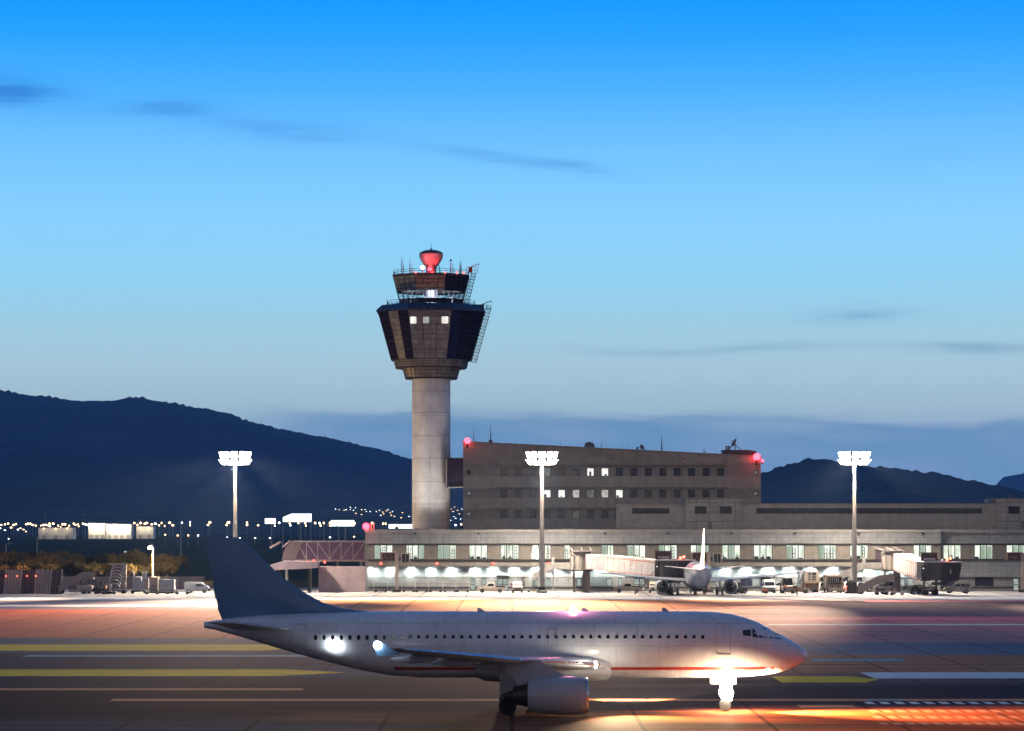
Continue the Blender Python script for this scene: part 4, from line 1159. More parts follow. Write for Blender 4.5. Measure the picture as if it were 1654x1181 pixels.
cache = {}
for (a, b_, z0, z1), (r_, k) in zip(hl, lst):
    sm = k in ('L', 'R')
    key = 's' if sm else 'w'
    if key not in cache:
        q = MB(); t_ = .07 if not sm else .12
        q.box(a, a + t_, OY + .18, OY + .26, z0, z1); q.box(b_ - t_, b_, OY + .18, OY + .26, z0, z1)
        q.box(a + t_, b_ - t_, OY + .183, OY + .257, z0, z0 + t_); q.box(a + t_, b_ - t_, OY + .183, OY + .257, z1 - t_, z1)
        if sm: q.box((a + b_) / 2 - .03, (a + b_) / 2 + .03, OY + .19, OY + .25, z0 + t_, z1 - t_)
        fr = part('window', q, FRAME, off); cache[key] = (fr, (a, z0))
    else:
        f0, (a0, z00) = cache[key]
        fr = f0.copy(); COL.objects.link(fr); fr.parent = off; fr.location = (a - a0, 0, z0 - z00)
        ORG[fr.name] = tuple(Vector(ORG[off.name]) + Vector(fr.location))
    m_ = litmap.get((r_, k)) or (DKWIN if (not sm and r_ == 0 and k > 7) else (DKWIN2 if k not in (5, 9) else DKWIN))
    if sm: m_ = emit('small_lit_window', (.62, .66, .66), .42, (2.5, 2.5, (.25, .27, .27))) if k == 'L' and r_ else (LITD if k == 'R' else DKWIN2)
    fr_loc = Vector(fr.location); 
    q = MB(); q.box(a, b_, OY + .29, OY + .31, z0, z1)
    pn = part('pane', q, m_, fr)
    if m_ in (LITW,) and not sm:
        q = MB(); rr2 = random.Random(str((r_, k))); c0 = a + rr2.uniform(.1, .7)
        q.box(c0, c0 + rr2.uniform(.2, .45), OY + .27, OY + .288, z0 + .1, z0 + rr2.uniform(.4, .9)); part('silhouette', q, DARKI, fr)
        q = MB(); q.box(a - .05, b_ + .05, OY - .45, OY - .347, z1 + .28, z1 + .33)
q = MB(); q.tube((OX(996.5), OY - .4, OZ(842)), (OX(996.5), OY - .4, OZ(806)), .04, 6); q.tube((OX(994), OY - .4, OZ(842)), (OX(994), OY - .4, OZ(806)), .04, 6)
for j in range(14): y = 807 + j * 2.5; q.tube((OX(994), OY - .4, OZ(y)), (OX(996.5), OY - .4, OZ(y)), .03, 5)
part('ladder', q, STEEL, off)
for x in (988, 1105): part('wall_lamp', MB().box(OX(x) - .2, OX(x) + .2, OY - .4, OY - .123, OZ(742) , OZ(740.5)), BLACK, off)
# roof plant
q = MB(); q.box(OX(1169), OX(1222), OY + 1.5, OY + 7, OZ(738), pz(728, OY + 1.5)); q.box(OX(1169) - .1, OX(1214), OY + 1.4, OY + 7.1, pz(728, OY + 1.5) + .002, pz(726.8, OY + 1.5)); part('plant_room', q, mat('plant_room_metal', (.10, .075, .08), .6), off)
ry = OY + 4
def roofz(x): return OZ(714.3 + (x - 748) * (738 - 714.3) / 481)
def rod(x, y1, r_=.09, bs=None, cross=False):
    q = MB(); X = px(x, ry); z0 = roofz(x) - .3; z1 = pz(y1, ry)
    q.tube((X, ry, z0), (X, ry, z0 + (z1 - z0) * .6), r_, 6, r_ * .8); q.tube((X, ry, z0 + (z1 - z0) * .6), (X, ry, z1), r_ * .5, 6, r_ * .3)
    if bs: q.box(X - bs, X + bs, ry - bs, ry + bs, z0, z0 + 1.1)
    if cross: q.tube((X - .1, ry, z0 + (z1 - z0) * .4), (X + .6, ry, z0 + (z1 - z0) * .4), .05, 5)
    part('antenna', q, mat('roof_antenna_paint', (.11, .05, .06), .6), off)
rod(765.3, 690); rod(792.5, 687, .11, .35); rod(905, 712, .05); rod(971.5, 708, .05); rod(980, 717, .04); rod(1014.5, 718, .05); rod(1069, 702, .13); rod(1137, 719, .07, None, True)
rod(768.5, 712.5, .2); rod(1005, 716, .04)
def dish(x, y, rpx, yaw, nm='satellite_dish', m_=None, tilt=25, Yd=None):
    Yd = Yd or ry; s_ = Yd / F; c0 = P(x, y, Yd); rr = rpx * s_
    q = MB(); ax = Vector((math.sin(R(yaw)) * math.cos(R(tilt)), -math.cos(R(yaw)) * math.cos(R(tilt)), math.sin(R(tilt))))
    a = ax.orthogonal().normalized(); b_ = ax.cross(a)
    rings = []
    for rf, d in ((.03, 0), (.35, .05), (.7, .17), (1, .35), (1, .39), (.7, .21), (.3, .08)):
        rings.append([c0 + ax * d * rr + (a * math.cos(t) + b_ * math.sin(t)) * rr * rf for t in [2 * math.pi * k / 20 for k in range(20)]])
    q.rings(rings)
    o = part(nm, q, m_ or mat('dish_paint', (.38, .26, .22), .5), off, smooth=True)
    q = MB()
    for k in range(3):
        t = 2 * math.pi * k / 3; q.tube(c0 + ax * .35 * rr + (a * math.cos(t) + b_ * math.sin(t)) * rr * .95, c0 + ax * rr * .95, .035, 5)
    q.tube(c0 + ax * rr * .9, c0 + ax * rr * 1.05, .12, 8); part('feed_arm', q, STEEL, o)
    q = MB(); q.tube(c0, (c0.x, c0.y + .3, c0.z - rr * 1.4), .09, 6); part('mount', q, STEEL, o)
dish(952, 722.5, 8.5, 5, m_=mat('dish_pale_paint', (.22, .21, .22), .5), tilt=35)
dish(1030.5, 725.2, 3.4, -60); dish(1036, 722.5, 4, 30); dish(1038.5, 726.5, 3, 75)
dish(1187.5, 716, 7, -75, tilt=30, Yd=ry)
q = MB(); c0 = P(1187.5, 718, ry)
for dx_ in (-1.6, 0, 1.2): q.tube(c0, (c0.x + dx_, ry, pz(727.5, ry)), .07, 6)
part('dish_tripod', q, STEEL, off)
for x in (1173.6, 1177.8):
    part('flue', MB().lathe(px(x, ry), ry, [(.18, pz(728, ry)), (.18, pz(722, ry)), (.26, pz(721.6, ry)), (.26, pz(720.4, ry))], 10), mat('rusty_flue', (.2, .08, .07), .7), off)
red_light(off, 755, 712.5, OY - .1, .62, power=80)
red_light(off, 1222.3, 738.3, OY - .5, .72, power=120)
red_light(off, 1231.5, 744.5, OY + .4, .28, power=30)  # ghost image of the corner lamp, added as another small lamp

# ------------------------------------------------------------------ annex behind the terminal roof
AY = 552.0
def AX(x): return px(x, AY)
def AZ(y): return pz(y, AY)
anx = thing('plant_annex', 'long plain grey annex with louvre strips rising behind the terminal roof', 'annex', (AX(999), AY, 0))
part('wall', MB().box(AX(999), AX(1106.5), AY, AY + 14, 0, AZ(814.6)), ANX, anx)
part('coping', MB().box(AX(998.6), AX(1106.4), AY - .1, AY + 14.1, AZ(814.5), AZ(813.6)), mat('coping', (.36, .31, .26), .7), anx)
part('wall', MB().box(AX(1197.5), AX(1609.4), AY, AY + 14, 0, AZ(814.6)), ANX, anx)
part('coping', MB().box(AX(1197.6), AX(1609.4), AY - .1, AY + 14.1, AZ(814.5), AZ(813.2)), mat('coping', (.36, .31, .26), .7), anx)
def louvre(x0, x1, y0, y1, n):
    q = MB(); q.box(AX(x0), AX(x1), AY - .05, AY - .003, AZ(y1), AZ(y0))
    lv = part('louvre', q, LOUV, anx)
    q = MB()
    for k in range(n + 1): xx = AX(x0 + (x1 - x0) * k / n); q.box(xx - .04, xx + .04, AY - .1, AY - .053, AZ(y1), AZ(y0))
    for k in range(6): zz = AZ(y1) + (AZ(y0) - AZ(y1)) * (k + .5) / 6; q.box(AX(x0) + .05, AX(x1) - .05, AY - .08, AY - .054, zz - .02, zz + .02)
    part('slat', q, mat('louvre_slat', (.11, .10, .09), .7), lv)
louvre(1021.5, 1081, 821, 830, 9)
louvre(1222, 1585.5, 821, 829.8, 40)
for x0, x1, wl, dr in ((1106.5, 1197.3, [(1122, 1141), (1162.3, 1181.3)], (1142.5, 1149.5)), (1609.5, 1740, [(1627.5, 1645.5), (1668, 1686)], (1648, 1656))):
    sx = AX(x0)
    q = MB(); q.holes(AX(x0), AX(x1), 0, AZ(806.5), AY - .8, .4, [(AX(a), AX(b_), AZ(830), AZ(818)) for a, b_ in wl])
    part('panel_wall', q, ANXP, anx, recalc=False)
    q = MB(); q.box(AX(x0), AX(x1), AY - .38, AY + 14, 0, AZ(806.5)); part('box_body', q, ANXP, anx)
    part('coping', MB().box(AX(x0) - .1, AX(x1) + .1, AY - .95, AY + 14.1, AZ(806.4), AZ(804.8)), mat('coping', (.36, .31, .26), .7), anx)
    for a, b_ in wl:
        fr = part('window', MB().box((AX(a) + AX(b_)) / 2 - .04, (AX(a) + AX(b_)) / 2 + .04, AY - .6, AY - .56, AZ(830), AZ(818)), FRAME, anx)
        part('pane', MB().box(AX(a), AX(b_), AY - .5, AY - .47, AZ(830), AZ(818)), mat('annex_glass', (.03, .028, .026), .3), fr)
    fr = part('door', MB().box(AX(dr[0]), AX(dr[1]), AY - .85, AY - .803, AZ(855), AZ(841.5)), mat('annex_door', (.24, .2, .17), .6), anx)
part('roof_fan', MB().lathe(px(1631.5, AY + 4), AY + 4, [(.1, AZ(806)), (.1, pz(801, AY)), (.45, pz(800, AY)), (.3, pz(798.5, AY))], 12), mat('fan_red', (.28, .12, .08), .6), anx)
part('rooflight', MB().box(AX(1603.5), AX(1609), AY + 1, AY + 5, AZ(813), AZ(806.5)), mat('fan_brown', (.22, .12, .11), .6), anx)

# ------------------------------------------------------------------ floodlight masts
MASTL = {380: 'floodlight mast left of the control tower, in front of the mountain', 875: 'floodlight mast in front of the office block', 1380: 'floodlight mast beside the right jet bridge, in front of the forested hill'}
for mx, MY in ((380, 505.0), (875.3, 505.0), (1380, 505.0)):
    X = px(mx, MY); zt = pz(740, MY)
    k = min(MASTL, key=lambda v: abs(v - mx))
    t = thing('floodlight_mast', MASTL[k], 'light mast', (X, MY, 0), 'floodlight masts along the apron')
    part('pole', MB().lathe(X, MY, [(.46, 0), (.42, 6), (.30, 16), (.20, zt - .3)], 16), POLE, t, smooth=True)
    part('base', MB().lathe(X, MY, [(.95, 0), (.95, .35), (.6, .5), (.6, 1.1), (.47, 1.15)], 16), STEEL, t)
    q = MB(); n = 12
    rg = [(X + 2.1 * math.cos(2 * math.pi * i / n), MY + 1.5 * math.sin(2 * math.pi * i / n), zt) for i in range(n)]
    for i in range(n): q.tube(rg[i], rg[(i + 1) % n], .07, 6)
    for i in range(0, n, 3): q.tube(rg[i], (X, MY, zt - .4), .06, 6)
    part('head_ring', q, GALV, t)
    for i in range(2 * n):
        c0 = Vector(rg[i % n]) + Vector((0, 0, .62 if i >= n else -.42)); d = (c0 - Vector((X, MY, zt))).normalized(); d = (d + Vector((0, 0, -.55))).normalized()
        s_ = Vector((-d.y, d.x, 0)).normalized()
        lum = part('luminaire', MB().beam(c0 + d * .05, c0 + d * .4, 1.02, .95), BLACK, t)
        part('lens', MB().beam(c0 + d * .41, c0 + d * .46, 1.04, .97), FLOOD, lum)
    lamp('mast_light', 'SPOT', (X, MY, zt - 1.2), 130000, (1, .86, .70), t, aim=(X, MY - 6, 0), cone=165, blend=1, radius=1.0)
    for yaw in ((-38, 0, 36) if mx < 1000 else (-14, 12)):
        a = R(yaw); lamp('mast_projector', 'SPOT', (X + 2.4 * math.sin(a), MY - 2.6 * math.cos(a), zt + .1), 1.35e6 if mx < 1000 else 2.2e6, (1, .66, .44), t, aim=(X + (80 if mx < 1000 else 140) * math.sin(a), MY - (80 if mx < 1000 else 140) * math.cos(a), 0), cone=32 if mx < 1000 else 17, blend=1, radius=1.0)

# ------------------------------------------------------------------ airliner (local: nose towards +X, s = distance behind the nose)
def interp(lst, s):
    if s <= lst[0][0]: return lst[0][1:]
    for a, b_ in zip(lst, lst[1:]):
        if s <= b_[0]:
            t = (s - a[0]) / (b_[0] - a[0]); return tuple(a[i] + (b_[i] - a[i]) * t for i in range(1, len(a)))
    return lst[-1][1:]
#       s     top    bottom  half width   (relative to the fuselage centreline)
FUS = [(0, -.60, -.72, .05), (.12, -.38, -.98, .33), (.35, -.16, -1.18, .58), (.9, .22, -1.48, .98), (1.5, .56, -1.70, 1.28), (2.0, .78, -1.80, 1.45), (2.5, 1.10, -1.88, 1.58),
       (3.1, 1.42, -1.94, 1.70), (3.9, 1.70, -2.00, 1.82), (4.8, 1.91, -2.04, 1.91), (5.8, 2.03, -2.06, 1.96), (7, 2.07, -2.07, 1.975), (24, 2.07, -2.07, 1.975), (26, 2.07, -1.92, 1.95), (28, 2.05, -1.55, 1.86),
       (30, 2.00, -1.05, 1.68), (32, 1.93, -.50, 1.38), (34, 1.82, .10, 1.00), (35.5, 1.68, .55, .70), (36.8, 1.50, .90, .42), (37.5, 1.38, 1.05, .22)]
def fpt(s, ang, k=1.0):
    t, b_, w_ = interp(FUS, s); zc, rz = (t + b_) / 2, (t - b_) / 2
    return Vector((-s, w_ * k * math.cos(ang), zc + rz * k * math.sin(ang)))
def airliner(name, label, zc, fin_top, fin_mat, lights=True, wingup=.105, full=True):
    t = thing(name, label, 'airliner', (0, 0, 0))
    q = MB(); rings = []
    ss = [f[0] for f in FUS]; ss2 = []
    for a, b_ in zip(ss, ss[1:]):
        n = 2 if b_ - a > .5 else 1
        if b_ - a > 5: n = 8
        ss2 += [a + (b_ - a) * i / n for i in range(n)]
    ss2.append(ss[-1])
    for s in ss2: rings.append([fpt(s, 2 * math.pi * k / 40) + Vector((0, 0, zc)) for k in range(40)])
    q.rings(rings)
    part('fuselage', q, PLANE, t, smooth=True)
    def patch(pts, k=1.006):
        return [fpt(s, a, k) + Vector((0, 0, zc)) for s, a in pts]
    # livery stripe low on the side
    for sd_ in (-1, 1):
        q = MB(); st = [1.0 + .6 * i for i in range(42)]
        for a, b_ in zip(st, st[1:]):
            def ang(s, zrel):
                t_, b2, w_ = interp(FUS, s); c_, r_ = (t_ + b2) / 2, (t_ - b2) / 2
                v = max(-.97, min(.97, (zrel - c_) / r_)); an = math.asin(v); return math.pi - an if sd_ < 0 else an
            q.face(patch([(a, ang(a, -1.52)), (b_, ang(b_, -1.52)), (b_, ang(b_, -1.34)), (a, ang(a, -1.34))]))
        part('stripe', q, STRIPE, t)
        # cockpit windows
        q = MB()
        for a0, a1, zb0, zb1, zt0, zt1 in ((1.66, 2.14, .34, .42, .62, .86), (2.2, 2.75, .42, .46, .88, 1.06), (2.82, 3.5, .46, .52, 1.05, .98), (3.6, 4.1, .56, .62, .98, .92)):
            q.face(patch([(a0, ang(a0, zb0)), (a1, ang(a1, zb1)), (a1, ang(a1, zt1)), (a0, ang(a0, zt0))], 1.012))
        part('cockpit_window', q, CARGL, t)
        if full:
            w0 = None
            for i in range(46):
                s = 6.6 + .53 * i
                if i in (15, 16): pass
                an = ang(s, .50); h = .17
                if w0 is None:
                    q = MB(); pts = []
                    c_ = fpt(s, an, 1.006) + Vector((0, 0, zc))
                    q.face([c_ + Vector((.11 * math.cos(u), 0 - sd_ * .0 , .17 * math.sin(u))) + Vector((0, (-sd_) * .0, 0)) for u in [2 * math.pi * k / 10 for k in range(10)]])
                    # lean the pane with the skin
                    q.v = [(x, y + (-sd_ if sd_ < 0 else -1) * 0, z) for x, y, z in q.v]
                    w0 = part('window', q, CARGL, t)
                else:
                    c = w0.copy(); COL.objects.link(c); c.parent = t; c.location = (-(s - 6.6), 0, 0)
            for s0, s1 in ((4.9, 5.75), (31.0, 31.8), (15.6, 16.1)):
                q = MB(); za, zb = (-.55, 1.28) if s0 != 15.6 else (0, 1.0)
                for (sa, zA), (sb, zB) in (((s0, za), (s1, za)), ((s1, za), (s1, zb)), ((s1, zb), (s0, zb)), ((s0, zb), (s0, za))):
                    n = 4
                    for i in range(n):
                        u0, u1 = i / n, (i + 1) / n
                        A = patch([(sa + (sb - sa) * u0, ang(s0, zA + (zB - zA) * u0))], 1.004)[0]; B = patch([(sa + (sb - sa) * u1, ang(s0, zA + (zB - zA) * u1))], 1.004)[0]
                        q.tube(A, B, .025, 4)
                part('door', q, PLANEG, t)
    # belly fairing
    q = MB(); rg = []
    for s, k in ((11.5, .3), (12.5, .85), (14, 1), (18, 1), (20, .9), (21.5, .4)):
        rg.append([Vector((-s, 2.05 * k * math.cos(a), zc - 1.25 + (1.15 * k) * math.sin(a))) for a in [2 * math.pi * i / 20 for i in range(20)]])
    q.rings(rg); part('belly_fairing', q, PLANEG, t, smooth=True)
    AF = [(0, 0), (.012, .35), (.05, .7), (.15, 1.0), (.35, 1.05), (.6, .75), (.85, .3), (1, .02), (.85, -.12), (.6, -.35), (.35, -.6), (.15, -.62), (.05, -.45), (.012, -.22)]
    def section(le, chord, th, vert=False):
        out = []
        for u, v in AF:
            out.append(Vector((le[0] - u * chord, le[1] + (v * th if vert else 0), le[2] + (0 if vert else v * th))))
        return out
    for sd_ in (-1, 1):
        q = MB()
        secs = [((-11.6, sd_ * 1.2, zc - 1.25), 7.6, .55), ((-13.0, sd_ * 2.2, zc - 1.15), 6.3, .46), ((-17.6, sd_ * 6.4, zc - 1.15 + 4.2 * wingup), 4.0, .28), ((-24.2, sd_ * 16.2, zc - 1.15 + 14 * wingup), 1.7, .10), ((-24.7, sd_ * 16.9, zc - 1.05 + 14.7 * wingup), 1.2, .06)]
        q.rings([section(*a) for a in secs]); wg = part('wing', q, PLANEG, t, smooth=True)
        # leading-edge slat strip in bare metal, flap track fairings, tip fence
        q = MB()
        for (a, ca, ta), (b_, cb, tb) in zip(secs[1:], secs[2:4]):
            a_, b2 = Vector(a), Vector(b_); q.tube(a_ + Vector((.02, 0, .02)), b2 + Vector((.02, 0, .02)), .10, 8, .05)
        part('slat', q, METAL, wg)
        for yy in (5.0, 8.6, 12.2):
            f = (yy - 2.2) / 14; le = -13.0 - 11.2 * f; ch = 6.3 - 4.6 * f; zz = zc - 1.3 + (yy - 2.2) * wingup
            q = MB(); q.rings([[Vector((le - ch * .55 - u, sd_ * yy + r_ * math.cos(a) * .5, zz - .12 + r_ * math.sin(a))) for a in [2 * math.pi * i / 8 for i in range(8)]] for u, r_ in ((0, .05), (.6, .22), (1.6, .26), (2.8, .05))])
            part('flap_fairing', q, PLANEG, wg, smooth=True)
        q = MB(); zt_ = zc - 1.1 + 14.7 * wingup
        q.v = []; q.prism([(-24.6, zt_ - .35), (-26.0, zt_ - .45), (-26.1, zt_), (-26.1, zt_ + .5), (-25.6, zt_ + .3)], sd_ * 16.88, sd_ * 16.98)
        part('wingtip_fence', q, fin_mat, wg)
        # engine
        ex, ey, ez = -13.8, sd_ * 5.75, max(zc - 2.85, 1.33)
        q = MB(); q.lathex(0, 0, [(0.0, .98), (.12, 1.08), (.5, 1.16), (1.6, 1.20), (2.8, 1.12), (3.6, .95), (3.55, .88), (2.4, .98), (.9, .90), (.25, .86), (0, .92)], 32, cap=False)
        q.v = [(ex - x, ey + y, ez + z) for x, y, z in q.v]
        eng = part('engine_nacelle', q, PLANEG, t, smooth=True)
        q = MB(); q.lathex(0, 0, [(-.03, .93), (-.06, 1.0), (0, 1.07), (.10, 1.10), (.05, .98), (.02, .93)], 32, cap=False); q.v = [(ex - x, ey + y, ez + z) for x, y, z in q.v]
        part('inlet_lip', q, METAL, eng, smooth=True)
        q = MB(); q.lathex(0, 0, [(.85, .89), (.87, .02)], 24, cap=False); q.lathex(0, 0, [(.35, .02), (.6, .22), (.86, .3)], 16, cap=False)
        for i in range(20):
            a = 2 * math.pi * i / 20; q.beam((.78, .28 * math.cos(a), .28 * math.sin(a)), (.82, .86 * math.cos(a), .86 * math.sin(a)), .12, .03)
        q.v = [(ex - x, ey + y, ez + z) for x, y, z in q.v]
        part('fan', q, STEEL, eng)
        q = MB(); q.lathex(0, 0, [(2.9, .86), (3.6, .72), (4.5, .52), (4.45, .46), (3.6, .5)], 24, cap=False); q.lathex(0, 0, [(3.8, .34), (4.6, .28), (5.2, .04)], 16); q.lathex(0, 0, [(3.3, .86), (3.32, .1)], 24, cap=False)
        q.v = [(ex - x, ey + y, ez + z) for x, y, z in q.v]
        part('exhaust', q, mat('exhaust_metal', (.09, .08, .075), .4, metal=.7), eng, smooth=True)
        q = MB(); zz = zc - 1.15 + 3.6 * wingup
        q.hexa([(ex - 4.2, ey - .14, ez + .6), (ex - 1.0, ey - .14, ez + 1.0), (ex - 1.0, ey + .14, ez + 1.0), (ex - 4.2, ey + .14, ez + .6), (ex - 5.2, ey - .14, zz - .1), (ex - 2.9, ey - .14, zz + .05), (ex - 2.9, ey + .14, zz + .05), (ex - 5.2, ey + .14, zz - .1)])
        part('pylon', q, PLANEG, eng)
        # tailplane
        q = MB(); zz = zc + .95
        q.rings([section((-31.6, sd_ * .6, zz), 4.0, .20), section((-32.2, sd_ * 1.5, zz + .08), 3.5, .17), section((-35.2, sd_ * 6.2, zz + .62), 1.5, .07)])
        part('tailplane', q, PLANEG, t, smooth=True)
        # main gear
        q = MB(); gx, gy_ = -18.6, sd_ * 3.7
        q.tube((gx, gy_, .55), (gx + .25, gy_, zc - 1.2), .13, 10); q.tube((gx, gy_, .9), (gx + 1.1, gy_ - sd_ * .9, zc - 1.3), .07, 8); q.tube((gx, gy_ - .45, .56), (gx, gy_ + .45, .56), .1, 8)
        gr = part('main_gear', q, METAL, t)
        for w_ in (-.45, .45):
            q = MB(); q.rings([[(gx + r_ * math.cos(a), gy_ + w_ + o_, .57 + r_ * math.sin(a)) for a in [2 * math.pi * i / 20 for i in range(20)]] for r_, o_ in ((.3, -.17), (.52, -.17), (.57, -.08), (.57, .08), (.52, .17), (.3, .17))])
            part('wheel', q, RUB, gr, smooth=True)
        part('gear_door', MB().box(gx - .5, gx + .6, gy_ + sd_ * .22, gy_ + sd_ * .27, 1.1, zc - 1.3), PLANEG, gr)
    # nose gear
    q = MB(); gx = -5.1; q.tube((gx, 0, .4), (gx - .12, 0, zc - 1.9), .1, 10); q.tube((gx, 0, .9), (gx + .8, 0, zc - 1.9), .05, 8); q.tube((gx, -.28, .38), (gx, .28, .38), .07, 8)
    ng = part('nose_gear', q, METAL, t)
    for w_ in (-.26, .26):
        q = MB(); q.rings([[(gx + r_ * math.cos(a), w_ + o_, .38 + r_ * math.sin(a)) for a in [2 * math.pi * i / 18 for i in range(18)]] for r_, o_ in ((.2, -.11), (.35, -.11), (.38, 0), (.35, .11), (.2, .11))])
        part('wheel', q, RUB, ng, smooth=True)
    for sd_ in (-1, 1): part('gear_door', MB().box(gx - .9, gx + .7, sd_ * .4 - .02, sd_ * .4 + .02, zc - 2.45, zc - 1.95), PLANE, ng)
    # fin with dorsal fillet
    q = MB(); ft = fin_top - zc
    def fsec(z, le, te, th): return [Vector((-(le + (te - le) * u), v * th, zc + z)) for u, v in [(0, 0), (.03, .5), (.15, 1), (.4, 1), (.8, .4), (1, .04), (1, -.04), (.8, -.4), (.4, -1), (.15, -1), (.03, -.5)]]
    q.rings([fsec(1.55, 27.0, 36.4, .24), fsec(2.04, 27.2, 36.6, .26), fsec(2.25, 28.9, 36.65, .27), fsec(2.6, 30.1, 36.7, .27), fsec(3.2, 31.2, 36.9, .24), fsec(ft * .62, 32.6, 37.0, .17), fsec(ft * .97, 35.0, 37.5, .10), fsec(ft, 35.4, 37.5, .05)])
    fin = part('fin', q, fin_mat, t, smooth=True)
    q = MB()
    for zz in (ft * .3, ft * .9):
        q.box(-36.3, -36.25, -.3, .3, zc + zz, zc + zz + .02)
    part('rudder_hinge', q, STEEL, fin)
    # antennas
    for s in (8.5, 13.5, 20.0):
        part('antenna', MB().prism([(-s, zc + 2.02), (-s - .5, zc + 2.02), (-s - .5, zc + 2.28), (-s - .32, zc + 2.28)], -.03, .03), PLANEG, t)
    return t, ng

mainY = 185.0
zmain = pz(1041, mainY)
plane, ngear = airliner('taxiing_airliner', 'large white airliner with dark blue fin taxiing across the foreground, nose light on', zmain, pz(868, mainY), FINM)
nx_ = px(1303, mainY)
# nose-gear lights
for yy, zz in ((-.30, 1.15), (.30, 1.15), (-.02, 1.75)):
    q = MB(); q.lathex(0, 0, [(0, .45), (.16, .45), (.2, .40), (.24, .02)], 16); q.v = [(-5.1 + .22 + x, yy * 1.6 + y, zz + z) for x, y, z in q.v]
    part('taxi_light', q, LAND, ngear)
    q = MB(); q.rings([[(-5.02 + math.cos(a) * .42 * k, yy * 1.6 - .02 - d, zz + .42 * k * math.sin(a)) for a in [2 * math.pi * i / 14 for i in range(14)]] for k, d in ((1, 0), (.9, .1), (.5, .2), (.05, .22))])
    part('taxi_light', q, LAND, ngear)
o = lamp('taxi_beam', 'SPOT', (-4.3, -.5, 1.9), 90000, (1, .62, .34), plane, aim=(30, -8, 0), cone=80, blend=.9, radius=.3)
o = lamp('taxi_spill', 'POINT', (-4.9, -1.9, 1.5), 900, (1, .72, .42), plane, radius=.4)
# added wing-root lamp just ahead of the engine, lights belly and ground
q = MB(); q.lathex(0, 0, [(0, .22), (.12, .2), (.18, .02)], 14); q.v = [(-13.3 + x, -3.6 + y, zmain - 1.1 + z) for x, y, z in q.v]
part('taxi_or_added_light', q, LAND, plane)
lamp('added_light_beam', 'SPOT', (-12.9, -3.7, zmain - 1.25), 2200, (1, .80, .56), plane, aim=(2, -4, 0), cone=60, blend=.9, radius=.2)
lamp('added_light_beam', 'SPOT', (-11.8, 2.3, zmain - 1.2), 110000, (1, .86, .62), plane, aim=(-9.5, 20, 0), cone=34, blend=.6, radius=.2)  # added unseen spot, brightens the ground beyond the airliner
lamp('added_light_beam', 'SPOT', (-12.4, -2.4, zmain - 1.3), 26000, (1, .74, .46), plane, aim=(-8.5, -11, 0), cone=85, blend=.9, radius=.2)  # added unseen spot, brightens the ground on the camera side
# cool wing lights
for x, Yl in ((540, mainY - 1.75), (610, 168.1)):
    c_ = P(x, 1042.5, Yl); c_ -= Vector((nx_, mainY, 0))
    q = MB(); q.rings([[(c_.x + r_ * math.cos(a), c_.y - d, c_.z + r_ * math.sin(a)) for a in [2 * math.pi * i / 14 for i in range(14)]] for r_, d in ((.12, -.1), (.24, 0), (.22, .12), (.1, .2), (.02, .22))])
    part('strobe_light', q, WINGL, plane)
    lamp('strobe', 'POINT', (c_.x, c_.y - .5, c_.z + .1), 14 if x == 610 else 2, (.85, .93, 1), plane, radius=.2)
c_ = P(926, 990, mainY) - Vector((nx_, mainY, 0))
q = MB(); q.lathe(c_.x, c_.y, [(.25, zmain + 2.05), (.22, zmain + 2.2), (.15, zmain + 2.34), (.02, zmain + 2.4)], 14); part('beacon', q, BEACON, plane)
lamp('beacon_light', 'POINT', (c_.x, c_.y, zmain + 2.8), 260, (1, .3, .5), plane, radius=.2)
place(plane, (nx_, mainY, 0))

plane2, _ = airliner('parked_airliner', 'white airliner parked nose-in at the terminal, seen from its tail', 3.45, 11.0, PLANE)
place(plane2, (30.6, 509.5, 0), R(90))
STRD = lamp('stand_light', 'POINT', (10, 0, 0), .01, (1, 1, 1))
bpy.data.objects.remove(STRD)

